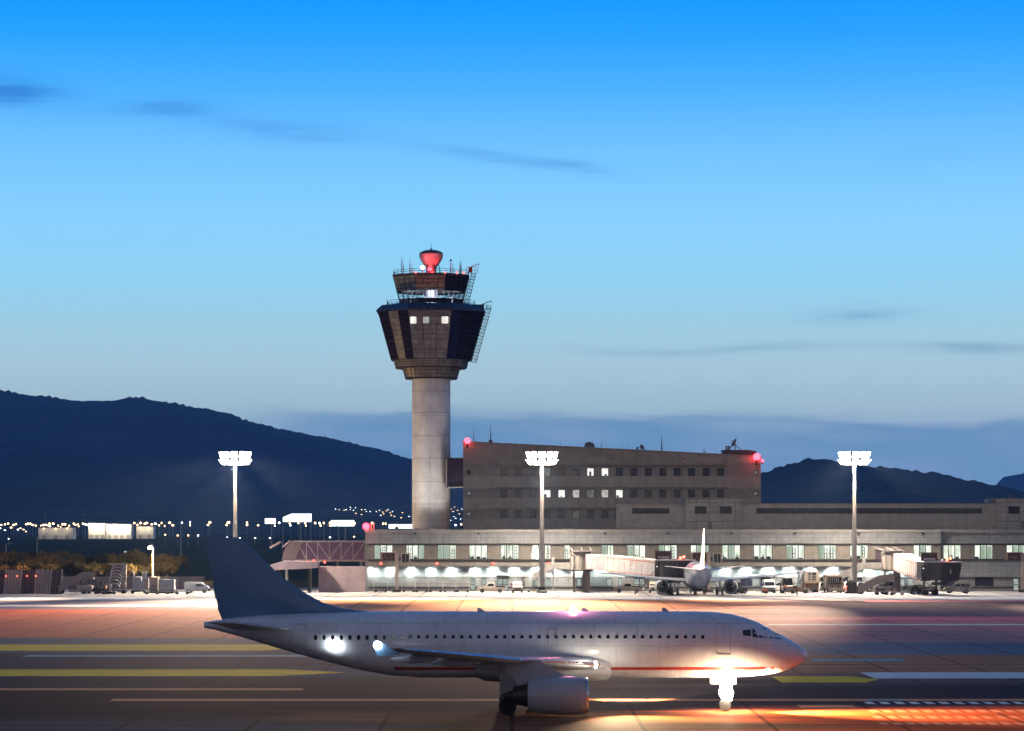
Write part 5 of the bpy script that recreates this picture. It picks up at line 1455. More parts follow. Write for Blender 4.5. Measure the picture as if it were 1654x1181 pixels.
# ------------------------------------------------------------------ jet bridges
def wheel(q, x, y, z, r, w_, n=14):
    q.rings([[(x + rr * math.cos(a), y + o_, z + rr * math.sin(a)) for a in [2 * math.pi * i / n for i in range(n)]] for rr, o_ in ((r * .45, -w_ / 2), (r * .92, -w_ / 2), (r, -w_ * .25), (r, w_ * .25), (r * .92, w_ / 2), (r * .45, w_ / 2))])
def jetbridge(label, rx, ry_, cxp, cy_, zr, zc_, m1, m2, split, stairdir, low):
    """rotunda at picture column rx, distance ry_; cab at column cxp, distance cy_"""
    RX, KX = px(rx, ry_), px(cxp, cy_)
    t = thing('jet_bridge', label, 'jet bridge', (RX, ry_, 0))
    # link to the building
    q = MB(); q.box(RX - 1.5, RX + 1.6, ry_ + 1.6, TY - .3, zr - 1.5, zr + 1.5); part('link_corridor', q, JETG, t)
    q = MB()
    for xx in (-1.6, .15, 1.7):
        q.beam((RX + xx, ry_ - 1.2, zr + 1.75), (RX + xx, TY - .3, zr + 2.2), .18, .18)
        q.beam((RX + xx, ry_ - 1.2, zr + .95), (RX + xx, ry_ - 1.2, zr + 1.8), .18, .18)
    q.beam((RX - 1.7, ry_ - 1.2, zr + 1.75), (RX + 1.8, ry_ - 1.2, zr + 1.75), .18, .2); q.beam((RX - 1.7, ry_ - 1.2, zr + .95), (RX + 1.8, ry_ - 1.2, zr + .95), .18, .2)
    q.beam((RX - 1.95, ry_ - 1.5, zr - 1.9), (RX - 1.95, ry_ - 1.5, zr + 1.6), .22, .22)
    part('roof_truss', q, mat('truss_pale_paint', (.50, .44, .40), .5), t)
    q = MB(); q.box(RX - 1.6, RX + 1.7, ry_ - 1.0, TY - .35, zr + 1.55, zr + 1.72); part('link_roof', q, mat('link_roof_dark', (.10, .065, .07), .5), t)
    q = MB(); q.lathe(RX, ry_, [(1.75, zr - 1.5), (1.75, zr + 1.45)], 20); part('rotunda', q, mat('rotunda_ribbed_panel', (.36, .32, .28), .6), t)
    part('rotunda_ring', MB().lathe(RX, ry_, [(1.9, zr - 1.75), (1.9, zr - 1.5)], 20), STEEL, t); part('rotunda_ring', MB().lathe(RX, ry_, [(1.9, zr + 1.45), (1.9, zr + 1.6)], 20), STEEL, t)
    part('column', MB().lathe(RX + .8, ry_, [(.62, 0), (.62, zr - 1.75)], 16), mat('column_paint', (.30, .24, .21), .6), t); part('column', MB().box(RX - 1.5, RX - 1.1, ry_ - .2, ry_ + .2, 0, zr - 1.75), mat('column_paint', (.30, .24, .21), .6), t)
    # telescopic tunnels
    p0, p1 = Vector((RX + 1.2, ry_ - .4, zr)), Vector((KX - 1.6, cy_ + .4, zc_))
    pm = p0.lerp(p1, split)
    q = MB(); q.beam(p0, pm, 2.6, 2.5); a_ = part('tunnel_section', q, m1, t)
    d = (p1 - p0).normalized()
    q = MB(); q.beam(pm - d * .5, p1, 2.95, 2.85); b_ = part('tunnel_section', q, m2, t)
    for (u, v, hh, ww, ob) in ((p0, pm, 2.5, 2.6, a_), (pm - d * .5, p1, 2.85, 2.95, b_)):
        q = MB(); sdv = d.cross(Vector((0, 0, 1))).normalized(); up = sdv.cross(d)
        for hh2 in (hh * .36, -hh * .42):
            for s_ in (-1, 1): q.beam(u + up * hh2 + sdv * s_ * (ww / 2 + .012), v + up * hh2 + sdv * s_ * (ww / 2 + .012), .02, .12, )
        L_ = (v - u).length
        for k in range(int(L_ / 1.3)):
            c0 = u + d * (k + .5) * 1.3
            for s_ in (-1, 1): q.beam(c0 + up * hh * .48 + sdv * s_ * (ww / 2 + .02), c0 - up * hh * .48 + sdv * s_ * (ww / 2 + .02), .05, .04, (0, 1, 0))
        part('band', q, JETR if ob is b_ else JETP, ob)
    q = MB(); q.beam(pm - up * 1.6, p1 - up * 1.62, 1.6, .28); part('underframe', q, STEEL, t)
    # cab
    q = MB(); q.lathe(KX, cy_, [(2.0, zc_ - 1.6), (2.0, zc_ + 1.3)], 28)
    part('cab', q, JETD, t, smooth=True)
    q = MB()
    for k in range(28): a = 2 * math.pi * k / 28; q.box(KX + 2.0 * math.cos(a) - .03, KX + 2.0 * math.cos(a) + .03, cy_ + 2.0 * math.sin(a) - .03, cy_ + 2.0 * math.sin(a) + .03, zc_ - 1.58, zc_ + 1.28)
    part('cab_rib', q, mat('cab_rib_grey', (.2, .19, .17), .5), t)
    q = MB(); q.hexa([(KX + 1.4, cy_ - 1.7, zc_ - 1.9), (KX + 3.4, cy_ - 1.5, zc_ - 1.8), (KX + 3.4, cy_ + 1.8, zc_ - 1.8), (KX + 1.4, cy_ + 1.8, zc_ - 1.9), (KX + 1.4, cy_ - 1.7, zc_ + 1.28), (KX + 3.9, cy_ - 1.5, zc_ + 1.25), (KX + 3.9, cy_ + 1.8, zc_ + 1.25), (KX + 1.4, cy_ + 1.8, zc_ + 1.28)])
    hd = part('cab_hood', q, JETD, t)
    q = MB()
    for k in range(6): xx = KX + 1.7 + k * .36; q.box(xx - .04, xx + .04, cy_ - 1.85, cy_ - 1.71, zc_ - 1.75, zc_ + 1.2)
    q.hexa([(KX + 3.45, cy_ - 1.7, zc_ - 1.6), (KX + 3.6, cy_ - 1.7, zc_ - 1.6), (KX + 3.6, cy_ + 1.9, zc_ - 1.6), (KX + 3.45, cy_ + 1.9, zc_ - 1.6), (KX + 4.05, cy_ - 1.7, zc_ + 1.2), (KX + 4.2, cy_ - 1.7, zc_ + 1.2), (KX + 4.2, cy_ + 1.9, zc_ + 1.2), (KX + 4.05, cy_ + 1.9, zc_ + 1.2)])
    part('bellows', q, mat('bellows_rubber', (.12, .11, .10), .7), hd)
    part('hood_window', MB().box(KX + 2.05, KX + 2.45, cy_ - 1.76, cy_ - 1.712, zc_ - .55, zc_ + .25), mat('hood_window_frame', (.5, .46, .42), .4), hd)
    q = MB(); q.lathe(KX, cy_, [(2.15, zc_ + 1.31), (2.15, zc_ + 1.5), (1.5, zc_ + 1.6)], 28); q.box(KX + 1.2, KX + 4.3, cy_ - 1.8, cy_ + 1.9, zc_ + 1.3, zc_ + 1.48); part('cab_roof', q, JETW, t)
    q = MB(); q.box(KX - 2.5, KX + .2, cy_ - .9, cy_ - .8, zc_ + 1.55, zc_ + 2.85)
    un = part('roof_unit', q.box(KX - 2.6, KX + .3, cy_ - 1.0, cy_ + 1.0, zc_ + 2.86, zc_ + 2.98), mat('roof_unit_dark', (.06, .04, .035), .6), t)
    q = MB(); q.tube((KX - 2.1, cy_ - 1.05, zc_ + 1.85), (KX - .2, cy_ - 1.05, zc_ + 1.85), .22, 10); part('duct', q, JETW, un)
    for dx_, dz_ in ((1.7, .35), (2.25, .55)):
        c_ = Vector((KX + dx_, cy_ - 1.5, zc_ + 1.45 + dz_)); bs = part('warning_lamp', MB().lathe(c_.x, c_.y, [(.06, zc_ + 1.5), (.06, c_.z - .2)], 8), BLACK, t)
        part('lens', MB().lathe(c_.x, c_.y, [(.1, c_.z - .2), (.2, c_.z - .05), (.18, c_.z + .12), (.03, c_.z + .2)], 10), emit('warning_lamp_red', (1, .10, .05), 14), bs)
    lamp('warning_light', 'POINT', (KX + 2, cy_ - 1.9, zc_ + 2.1), 40, (1, .15, .08), t, radius=.2)
    part('control_box', MB().box(KX - 2.6, KX - 1.75, cy_ - 2.1, cy_ - 1.5, zc_ - 1.7, zc_ + .8), BLACK, t)
    part('box_lamp', MB().box(KX - 2.35, KX - 2.2, cy_ - 2.16, cy_ - 2.101, zc_ + .3, zc_ + .45), SIGNW, t)
    # drive bogie
    q = MB(); bx = KX - .9
    for s_ in (-1, 1): q.box(bx + s_ * 1.0 - .16, bx + s_ * 1.0 + .16, cy_ - .3, cy_ + .3, .9, zc_ - 1.5)
    q.box(bx - 1.3, bx + 1.3, cy_ - .5, cy_ + .5, .55, .95); q.beam((bx - 1, cy_, 1.0), (bx + 1, cy_, zc_ - 1.8), .12, .12); q.beam((bx + 1, cy_, 1.0), (bx - 1, cy_, zc_ - 1.8), .12, .12)
    q.box(bx + .4, bx + 2.6, cy_ - .9, cy_ + .9, zc_ - 2.4, zc_ - 1.95)
    bg = part('drive_bogie', q, STEEL, t)
    for xx in (-.8, .8):
        q = MB()
        for yy in (-.75, .75): wheel(q, bx + xx, cy_ + yy, .5, .5, .35)
        part('wheel', q, RUB, bg)
    # service stair at the cab
    q = MB(); s0, s1 = Vector((KX - 6.0, cy_ - 1.8, .1)), Vector((KX - 2.6, cy_ - 1.8, zc_ - 1.3))
    for o_ in (-.45, .45): q.beam(s0 + Vector((0, o_, 0)), s1 + Vector((0, o_, 0)), .07, .22); q.beam(s0 + Vector((0, o_, 1)), s1 + Vector((0, o_, 1)), .05, .05)
    for k in range(11):
        c_ = s0.lerp(s1, (k + .5) / 11); q.box(c_.x - .14, c_.x + .14, c_.y - .45, c_.y + .45, c_.z - .02, c_.z + .03)
        if k % 3 == 0:
            for o_ in (-.45, .45): q.beam(c_ + Vector((0, o_, 0)), c_ + Vector((0, o_, 1)), .05, .05)
    part('service_stair', q, mat('stair_grey', (.42, .35, .30), .6), t)
    # emergency stair at the rotunda
    q = MB(); e0 = Vector((RX + stairdir[0], ry_ - .4, stairdir[1])); e1 = Vector((RX - 4.9, ry_ - .4, zr - 1.35)); e2 = Vector((RX - 1.9, ry_ - .4, zr - 1.35))
    for a, b_ in ((e0, e1), (e1, e2)):
        for o_ in (-.5, .5):
            q.beam(a + Vector((0, o_, 0)), b_ + Vector((0, o_, 0)), .08, .25); q.beam(a + Vector((0, o_, 1.05)), b_ + Vector((0, o_, 1.05)), .06, .06)
            for k in range(9):
                c_ = a.lerp(b_, k / 8) + Vector((0, o_, 0)); q.beam(c_, c_ + Vector((0, 0, 1.05)), .04, .04)
    q.box(e1.x, e2.x, e1.y - .5, e1.y + .5, e1.z, e1.z + .06)
    for k in range(14):
        c_ = e0.lerp(e1, (k + .5) / 14); q.box(c_.x - .15, c_.x + .15, c_.y - .5, c_.y + .5, c_.z, c_.z + .04)
    for xx, zz in ((e1.x, e1.z), (e0.x + .2, e0.z)): q.box(xx - .08, xx + .08, e1.y - .08, e1.y + .08, 0, zz)
    q.box(e1.x - .25, e1.x + .25, e1.y + .2, e1.y + .5, e1.z + .1, e1.z + 2.0)
    part('emergency_stair', q, mat('stair_pale_grey', (.52, .50, .47), .6), t)
    q = MB(); q.hexa([(e0.x, e0.y - .53, e0.z - .1), (e1.x, e1.y - .53, e1.z), (e1.x, e1.y - .56, e1.z), (e0.x, e0.y - .56, e0.z - .1), (e0.x, e0.y - .53, e0.z + .95), (e1.x, e1.y - .53, e1.z + 1), (e1.x, e1.y - .56, e1.z + 1), (e0.x, e0.y - .56, e0.z + .95)])
    q.box(e1.x, e2.x, e1.y - .56, e1.y - .53, e1.z, e1.z + 1)
    part('stair_screen', q, mat('stair_screen_mesh', (.50, .47, .43), .7), t)
    return t
jetbridge('jet bridge with white brightly lit tunnel and dark round cab, right of all masts', 1441.5, 508, 1511, 490, pz(906, 508), pz(921.5, 490), JETW, JETW, .12, (-9.2, 2.3), 0)
jb2 = jetbridge('jet bridge with two-tone pink and white tunnel reaching the parked airliner', 939.5, 509, 1082, 497, pz(906.5, 509), pz(918.5, 497), JETP, JETW, .34, (-8.4, 2.2), 0)
o = Vector(ORG[jb2.name]); c_ = P(1022, 912, 500.2)
q = MB()
for k in range(4): a = k * math.pi / 2; q.beam(c_ + Vector((.26 * math.cos(a), -.5, .26 * math.sin(a))), c_ + Vector((.48 * math.cos(a + .5), -.5, .48 * math.sin(a + .5))), .02, .14)
part('emblem', q, JETR, jb2)

# ------------------------------------------------------------------ stand signs
def text_on(parent, s, size, loc, m_):
    cu = bpy.data.curves.new('lettering', 'FONT'); cu.body = s; cu.size = size; cu.align_x = 'CENTER'; cu.align_y = 'CENTER'; cu.extrude = .015
    cu.materials.append(m_)
    o = bpy.data.objects.new('lettering', cu); COL.objects.link(o); o.parent = parent
    o.rotation_euler = (R(90), 0, 0)
    bpy.context.view_layer.update()
    me = bpy.data.meshes.new_from_object(o); bpy.data.objects.remove(o)
    o = bpy.data.objects.new('lettering', me); COL.objects.link(o); o.parent = parent
    o.location = Vector(loc) - Vector(ORG[parent.name]); o.rotation_euler = (R(90), 0, 0)
def stand_sign(txt, x0, x1, xp, Y, label, board=True):
    t = thing('stand_sign', label, 'stand sign', (px(xp, Y), Y, 0), 'aircraft stand signs on posts')
    X = px(xp, Y)
    q = MB(); q.box(X - .28, X + .28, Y - .25, Y + .25, 0, pz(893, Y)); part('post', q, mat('sign_post_paint', (.48, .38, .31), .6), t)
    q = MB(); q.box(X - .75, X + .75, Y - .5, Y + .5, .003, .5); part('base', q, STEEL, t)
    a, b_ = px(x0, Y), px(x1, Y); z0, z1 = pz(904.5, Y), pz(893.5, Y)
    sb = part('sign_box', MB().box(a, b_, Y - .2, Y + .25, z0, z1), mat('sign_dark_brown', (.035, .015, .014), .5), t)
    q = MB(); q.box(a - .3, b_ + .3, Y - .75, Y + .25, z1 + .003, z1 + .16); q.box(a - .35, a - .003, Y - .2, Y + .25, z0, z1); q.box(b_ + .003, X - .283, Y - .2, Y + .25, z0, z1) if b_ + .01 < X - .3 else None
    part('canopy', q, mat('sign_frame', (.34, .22, .17), .6), t)
    text_on(sb, txt, .95, ((a + b_) / 2, Y - .225, (z0 + z1) / 2 - .12), SIGNT)
    if board:
        c0 = (px(xp + 7, Y), px(xp + 21, Y)); z0, z1 = pz(908.3, Y), pz(895, Y)
        db = part('docking_display', MB().box(c0[0] + .15, c0[1] - .15, Y - .2, Y + .4, z0, z1), BLACK, t)
        q = MB(); q.box(c0[0], c0[0] + .147, Y - .35, Y + .3, z0 - .1, z1 + .1); q.box(c0[1] - .147, c0[1], Y - .35, Y + .3, z0 - .1, z1 + .1); q.box(c0[0], c0[1], Y - .35, Y + .3, z1 + .103, z1 + .2)
        q.box((c0[0] + c0[1]) / 2 - .03, (c0[0] + c0[1]) / 2 + .03, Y - .22, Y - .201, z0, z1)
        part('display_frame', q, mat('display_frame_paint', (.50, .44, .39), .6), db)
        q = MB(); q.beam((X + .28, Y, (z0 + z1) / 2), (c0[0], Y, (z0 + z1) / 2), .2, .3); part('bracket', q, STEEL, t)
    return t
stand_sign('A13', 617.5, 637, 641, 511, 'stand sign reading A13 with a black docking display, at the left end of the terminal')
stand_sign('A11', 1119.5, 1140.5, 1144.5, 511, 'stand sign partly hidden by the parked airliner fin, black docking display beside it')
stand_sign('A09', 1628, 1647.5, 1652.5, 511, 'stand sign reading A09 at the right edge', board=False)

# ------------------------------------------------------------------ vehicles (local: front towards +X, then turned and placed)
def vehicle(name, label, cat, group=None): return thing(name, label, cat, (0, 0, 0), group)
def wheels(t, L, W, r, xs=None, nm='wheel'):
    for x in xs or (-L * .3, L * .3):
        for y in (-W / 2 + .1, W / 2 - .1):
            q = MB(); wheel(q, x, y, r, r, .22, 18); w_ = part(nm, q, RUB, t, smooth=True)
            q = MB(); s_ = -1 if y < 0 else 1; q.rings([[(x + rr * math.cos(a), y + s_ * o_, r + rr * math.sin(a)) for a in [2 * math.pi * i / 14 for i in range(14)]] for rr, o_ in ((r * .6, .08), (r * .55, .13), (r * .2, .10))])
            part('rim', q, METAL, w_)
def body_from_side(t, prof_, W, m_, inset=None, bevel=.07, nm='body'):
    """side outline (x, z) extruded across the width; vertices above `inset` lean inwards"""
    q = MB(); q.prism(prof_, -W / 2, W / 2)
    if inset:
        q.v = [(x, y * (1 - max(0, z - inset[0]) * inset[1]), z) for x, y, z in q.v]
    return part(nm, q, m_, t, bevel=bevel)
def panes(t, lst, W, inset, m_=CARGL):
    for pl in lst:
        for s_ in (-1, 1):
            q = MB(); q.face([(x, s_ * (W / 2 * (1 - max(0, z - inset[0]) * inset[1]) + .012), z) for x, z in pl]); part('side_window', q, m_, t)
def lights(t, x, ys, z, m_, nm, s_=1):
    for y in ys: part(nm, MB().box(x, x + .04 * s_, y - .14, y + .14, z - .08, z + .08), m_, t)
HEADL = mat('headlight_glass', (.6, .6, .58), .15, spec=.8)
TAILL = mat('taillight_red', (.35, .02, .02), .3)
def suv(label, m_, name='suv', cat='car'):
    t = vehicle(name, label, cat); W = 1.85; ins = (.95, .22)
    body_from_side(t, [(-2.3, .35), (-2.35, .9), (-2.25, 1.1), (-1.95, 1.68), (-1.6, 1.76), (.35, 1.74), (1.05, 1.12), (2.0, .98), (2.3, .80), (2.32, .38), (1.9, .3), (-1.9, .3)], W, m_, ins)
    panes(t, [[(-2.0, 1.15), (-1.42, 1.12), (-1.36, 1.62), (-1.80, 1.62)], [(-1.3, 1.12), (-.5, 1.12), (-.5, 1.63), (-1.25, 1.63)], [(-.4, 1.12), (.78, 1.12), (.28, 1.62), (-.4, 1.63)]], W, ins)
    q = MB(); q.face([(1.02, -.74, 1.15), (1.02, .74, 1.15), (.42, .64, 1.69), (.42, -.64, 1.69)]); part('windscreen', q, CARGL, t)
    for v in q.v: pass
    q = MB(); q.face([(-2.27, -.7, 1.15), (-2.27, .7, 1.15), (-2.0, .62, 1.62), (-2.0, -.62, 1.62)]); part('rear_window', q, CARGL, t)
    wheels(t, 4.6, W, .37, (-1.4, 1.42))
    lights(t, 2.3, (-.7, .7), .82, HEADL, 'headlight'); lights(t, -2.38, (-.75, .75), .95, TAILL, 'tail_light')
    for s_ in (-1, 1): part('mirror', MB().box(.75, .9, s_ * .92, s_ * 1.08, 1.08, 1.22), m_, t)
    q = MB(); q.box(-1.7, .2, -.70, -.66, 1.80, 1.83); q.box(-1.7, .2, .66, .70, 1.80, 1.83)
    for xx in (-1.6, .1):
        for yy in (-.68, .68): q.box(xx - .04, xx + .04, yy - .02, yy + .02, 1.70, 1.80)
    part('roof_rail', q, BLACK, t)
    part('bumper', MB().box(2.26, 2.4, -.85, .85, .36, .58), BLACK, t)
    return t
def van(label, m_, H=2.3, L=5.0, W=2.0, name='van'):
    t = vehicle(name, label, 'van'); ins = (1.1, .10)
    body_from_side(t, [(-L / 2, .35), (-L / 2, H - .15), (-L / 2 + .2, H), (L / 2 - 1.3, H), (L / 2 - .55, 1.25), (L / 2 - .02, 1.05), (L / 2, .4), (L / 2 - .2, .32), (-L / 2 + .2, .32)], W, m_, ins)
    panes(t, [[(L / 2 - 2.2, 1.25), (L / 2 - .85, 1.25), (L / 2 - 1.35, H - .35), (L / 2 - 2.2, H - .35)]], W, ins)
    q = MB(); y0 = .84
    q.face([(L / 2 - .52, -y0, 1.30), (L / 2 - .52, y0, 1.30), (L / 2 - 1.16, y0 * .92, H - .22), (L / 2 - 1.16, -y0 * .92, H - .22)]); part('windscreen', q, CARGL, t)
    q = MB()
    for s_ in (-1, 1): q.box(-L / 2 - .02, -L / 2 - .004, s_ * .1, s_ * .8, 1.3, H - .4)
    part('rear_window', q, CARGL, t)
    q = MB(); q.box(L / 2 - .04, L / 2 + .05, -.6, .6, .65, .85); part('grille', q, BLACK, t)
    part('bumper', MB().box(L / 2 - .1, L / 2 + .10, -.92, .92, .32, .58), STEEL, t)
    wheels(t, L, W, .34, (-L * .3, L * .31)); lights(t, L / 2, (-.75, .75), .82, HEADL, 'headlight'); lights(t, -L / 2 - .03, (-.85, .85), 1.1, TAILL, 'tail_light')
    for s_ in (-1, 1): part('mirror', MB().box(L / 2 - 1.0, L / 2 - .85, s_ * 1.02, s_ * 1.25, 1.3, 1.6), BLACK, t)
    return t
def pickup(label, m_):
    t = vehicle('pickup_truck', label, 'pickup'); W = 1.75; ins = (.95, .2)
    body_from_side(t, [(-2.5, .4), (-2.5, .95), (-.7, .95), (-.65, 1.6), (-.3, 1.72), (.5, 1.70), (1.05, 1.05), (2.3, .93), (2.45, .4), (2.2, .32), (-2.3, .32)], W, m_, ins)
    panes(t, [[(-.55, 1.1), (.75, 1.1), (.35, 1.58), (-.5, 1.58)]], W, ins)
    q = MB(); q.face([(1.05, -.7, 1.12), (1.05, .7, 1.12), (.58, .62, 1.64), (.58, -.62, 1.64)]); part('windscreen', q, CARGL, t)
    q = MB(); q.box(-2.45, -.75, -.82, -.76, .953, 1.15); q.box(-2.45, -.75, .76, .82, .953, 1.15); q.box(-2.48, -2.42, -.76, .76, .953, 1.15); part('cargo_rail', q, STEEL, t)
    wheels(t, 5, W, .36, (-1.55, 1.5)); lights(t, 2.4, (-.65, .65), .75, HEADL, 'headlight'); lights(t, -2.53, (-.7, .7), .75, TAILL, 'tail_light')
    return t
def highloader(label):
    t = vehicle('catering_truck', label, 'truck')
    q = MB(); q.box(-3.2, 1.2, -1.25, 1.25, 1.1, 2.25); q.box(-3.2, 1.2, -1.25, -1.19, 2.253, 3.55) ; part('lower_body', MB().box(-3.2, 1.6, -1.22, 1.22, .85, 1.9), TAN, t, bevel=.04)
    part('box_body', MB().box(-2.9, 1.3, -1.25, 1.25, 1.93, 3.72), CREAM, t, bevel=.05)
    q = MB(); q.box(-2.93, -2.903, -.75, .55, 2.1, 3.45); part('rear_opening', q, BLACK, t)
    q = MB(); q.box(-2.99, -2.934, -.05, .05, 2.1, 3.45); q.box(-2.99, -2.934, .2, .26, 2.1, 3.45); part('rear_door', q, WHITE, t)
    q = MB()
    for z in (2.05, 2.5, 2.95):
        q.box(-3.75, -3.69, -1.3, 1.3, z - .04, z + .04)
    for k in range(7): y = -1.3 + k * 2.6 / 6; q.box(-3.751, -3.689, y - .035, y + .035, 1.75, 2.96)
    q.box(-3.75, -2.94, -1.3, 1.3, 1.70, 1.82); q.box(-3.75, -2.95, -1.3, -1.24, 2.9, 2.98); q.box(-3.75, -2.95, 1.24, 1.3, 2.9, 2.98)
    part('platform_rail', q, CREAM, t)
    body_from_side(t, [(1.65, .7), (1.65, 2.3), (2.6, 2.3), (3.1, 1.5), (3.3, .7)], 2.2, WHITE, nm='cab')
    part('side_unit', MB().box(-1.5, 1.0, 1.28, 2.0, 1.5, 3.7), WHITE, t, bevel=.04)
    for y in (-.85, .85): part('tail_light', MB().box(-3.24, -3.203, y - .1, y + .1, 1.25, 1.65), TAILL, t)
    part('bumper', MB().box(-3.4, -3.2, -1.2, 1.2, .55, .84), TAN, t)
    wheels(t, 6, 2.3, .42, (-1.9, 2.3))
    return t
def buslike(label):
    t = vehicle('apron_bus', label, 'bus')
    part('body', MB().box(-4, 4, -1.25, 1.25, .55, 2.95), TAN, t, bevel=.12)
    q = MB(); q.box(-4.05, -4.003, -1.05, 1.05, 1.95, 2.75); part('rear_window', q, CARGL, t)
    q = MB()
    for y in (-.5, -.2, .1, .45, .8): q.box(-4.07, -4.052, y - .03, y + .03, 2.0, 2.7)
    part('window_bar', q, WHITE, t)
    q = MB(); q.box(-4.05, -4.003, -1.05, 1.05, 1.45, 1.8); part('engine_grille', q, BLACK, t)
    q = MB(); q.box(-4.16, -4.003, -1.22, 1.22, .4, .95); part('bumper', q, CREAM, t, bevel=.03)
    for y in (-.95, -.55, .55, .95): part('tail_light', MB().box(-4.19, -4.163, y - .12, y + .12, .62, .74), BLACK, t)
    for y in (-.5, .5): part('vent', MB().box(-4.04, -4.003, y - .25, y + .25, 1.02, 1.2), BLACK, t)
    q = MB(); q.prism([(0, 0), (.32, 0), (.16, .3)], -.01, .01); q.v = [(-4.03 + y, x - .16, 1.18 + z) for x, y, z in q.v]; part('warning_triangle', q, mat('triangle_orange', (.7, .18, .1), .5), t)
    panes(t, [[(-3.6 + k * 1.2, 1.7), (-2.6 + k * 1.2, 1.7), (-2.6 + k * 1.2, 2.6), (-3.6 + k * 1.2, 2.6)] for k in range(6)], 2.5, (9, 0))
    part('roof_unit', MB().box(-2.2, -.6, -.8, .8, 2.953, 3.12), CREAM, t)
    part('side_box', MB().box(-3.6, -1.2, 1.26, 1.75, .9, 2.6), CREAM, t)
    wheels(t, 8, 2.5, .45, (-2.6, 2.6))
    return t
def tractor(label, m_, cab=True):
    t = vehicle('baggage_tractor', label, 'tractor'); W = 1.5
    body_from_side(t, [(-1.5, .35), (-1.5, .95), (-.2, .95), (.05, 1.0), (1.45, .9), (1.5, .35)], W, m_)
    q = MB()
    for x, y in ((-.95, -.6), (-.95, .6), (.25, -.6), (.25, .6)): q.beam((x, y, .953), (x * .9, y * .93, 1.95), .07, .07)
    part('cab_frame', q, m_, t)
    part('cab_roof', MB().box(-1.05, .4, -.68, .68, 1.953, 2.03), m_, t, bevel=.03)
    q = MB(); q.face([(.27, -.55, 1.0), (.27, .55, 1.0), (.24, .5, 1.9), (.24, -.5, 1.9)]); part('windscreen', q, CARGL, t)
    part('seat', MB().box(-.75, -.3, -.3, .3, .953, 1.35), BLACK, t)
    wheels(t, 3, W, .33, (-.95, .95)); lights(t, 1.49, (-.5, .5), .75, HEADL, 'headlight')
    part('tow_hitch', MB().box(-1.75, -1.503, -.08, .08, .4, .5), STEEL, t)
    return t
def stairs_truck(label, m_, L=7.2, H=3.4, nm='passenger_stairs'):
    t = vehicle(nm, label, 'passenger stairs')
    p0, p1 = Vector((-L / 2, 0, .45)), Vector((L / 2 - 1.8, 0, H))
    q = MB()
    for s_ in (-1, 1):
        q.hexa([(p0.x, s_ * .95 - .04, p0.z - .2), (p1.x, s_ * .95 - .04, p1.z - .3), (p1.x, s_ * .95 + .04, p1.z - .3), (p0.x, s_ * .95 + .04, p0.z - .2), (p0.x, s_ * .95 - .04, p0.z + .95), (p1.x, s_ * .95 - .04, p1.z + .95), (p1.x, s_ * .95 + .04, p1.z + .95), (p0.x, s_ * .95 + .04, p0.z + .95)])
    part('side_panel', q, m_, t)
    q = MB(); n = 15
    for k in range(n): c_ = p0.lerp(p1, (k + .5) / n); q.box(c_.x - .18, c_.x + .18, -.9, .9, c_.z - .1, c_.z)
    part('tread', q, GALV, t)
    q = MB(); q.box(p1.x + .003, L / 2 + .3, -1.0, 1.0, p1.z - .2, p1.z)
    for s_ in (-1, 1): q.box(p1.x + .003, L / 2 + .2, s_ * .95 - .04, s_ * .95 + .04, p1.z + .003, p1.z + 1.0)
    part('platform', q, m_, t)
    part('platform_guard', MB().box(L / 2 - .5, L / 2 - .1, -.91, .91, p1.z + .01, p1.z + .95), mat('guard_brown', (.28, .17, .10), .7), t)
    q = MB()
    for x, z in ((L / 2 - 2.0, p1.z - .35), (L / 2 - .6, p1.z - .25), (-L / 2 + 2.6, 1.2)):
        for y in (-.7, .7): q.beam((x, y, .5), (x, y, z), .1, .1)
    q.beam((-L / 2 + 2.6, -.72, .6), (L / 2 - .6, -.72, p1.z - .4), .08, .08); q.beam((-L / 2 + 2.6, .72, .6), (L / 2 - .6, .72, p1.z - .4), .08, .08)
    part('scissor_frame', q, STEEL, t)
    body_from_side(t, [(-L / 2 + 1.6, .35), (-L / 2 + 1.6, .8), (L / 2 - .2, .85), (L / 2 + .2, .6), (L / 2 + .2, .35)], 1.8, m_, nm='chassis')
    part('engine_box', MB().box(.2, L / 2, -.85, .85, .86, 1.45), CREAM, t, bevel=.05)
    wheels(t, L, 1.9, .36, (-L / 2 + .35, L / 2 - 1.5))
    return t
def gse(label, m_, name='ground_power_unit', cat='equipment', L=2.6, H=1.3):
    t = vehicle(name, label, cat)
    part('housing', MB().box(-L / 2, L / 2, -.7, .7, .45, H), m_, t, bevel=.05)
    q = MB()
    for k in range(5): q.box(-L / 2 + .3 + k * .32, -L / 2 + .48 + k * .32, -.73, -.703, .6, H - .15)
    part('vent', q, BLACK, t)
    part('exhaust', MB().lathe(L * .3, .2, [(.06, H), (.06, H + .3)], 8), STEEL, t)
    q = MB(); q.beam((L / 2, 0, .4), (L / 2 + 1.2, 0, .25), .08, .08); part('tow_bar', q, STEEL, t)
    part('control_panel', MB().box(L * .15, L * .4, -.74, -.703, H - .5, H - .15), GALV, t)
    wheels(t, L, 1.4, .26, (-L * .3, L * .3))
    return t
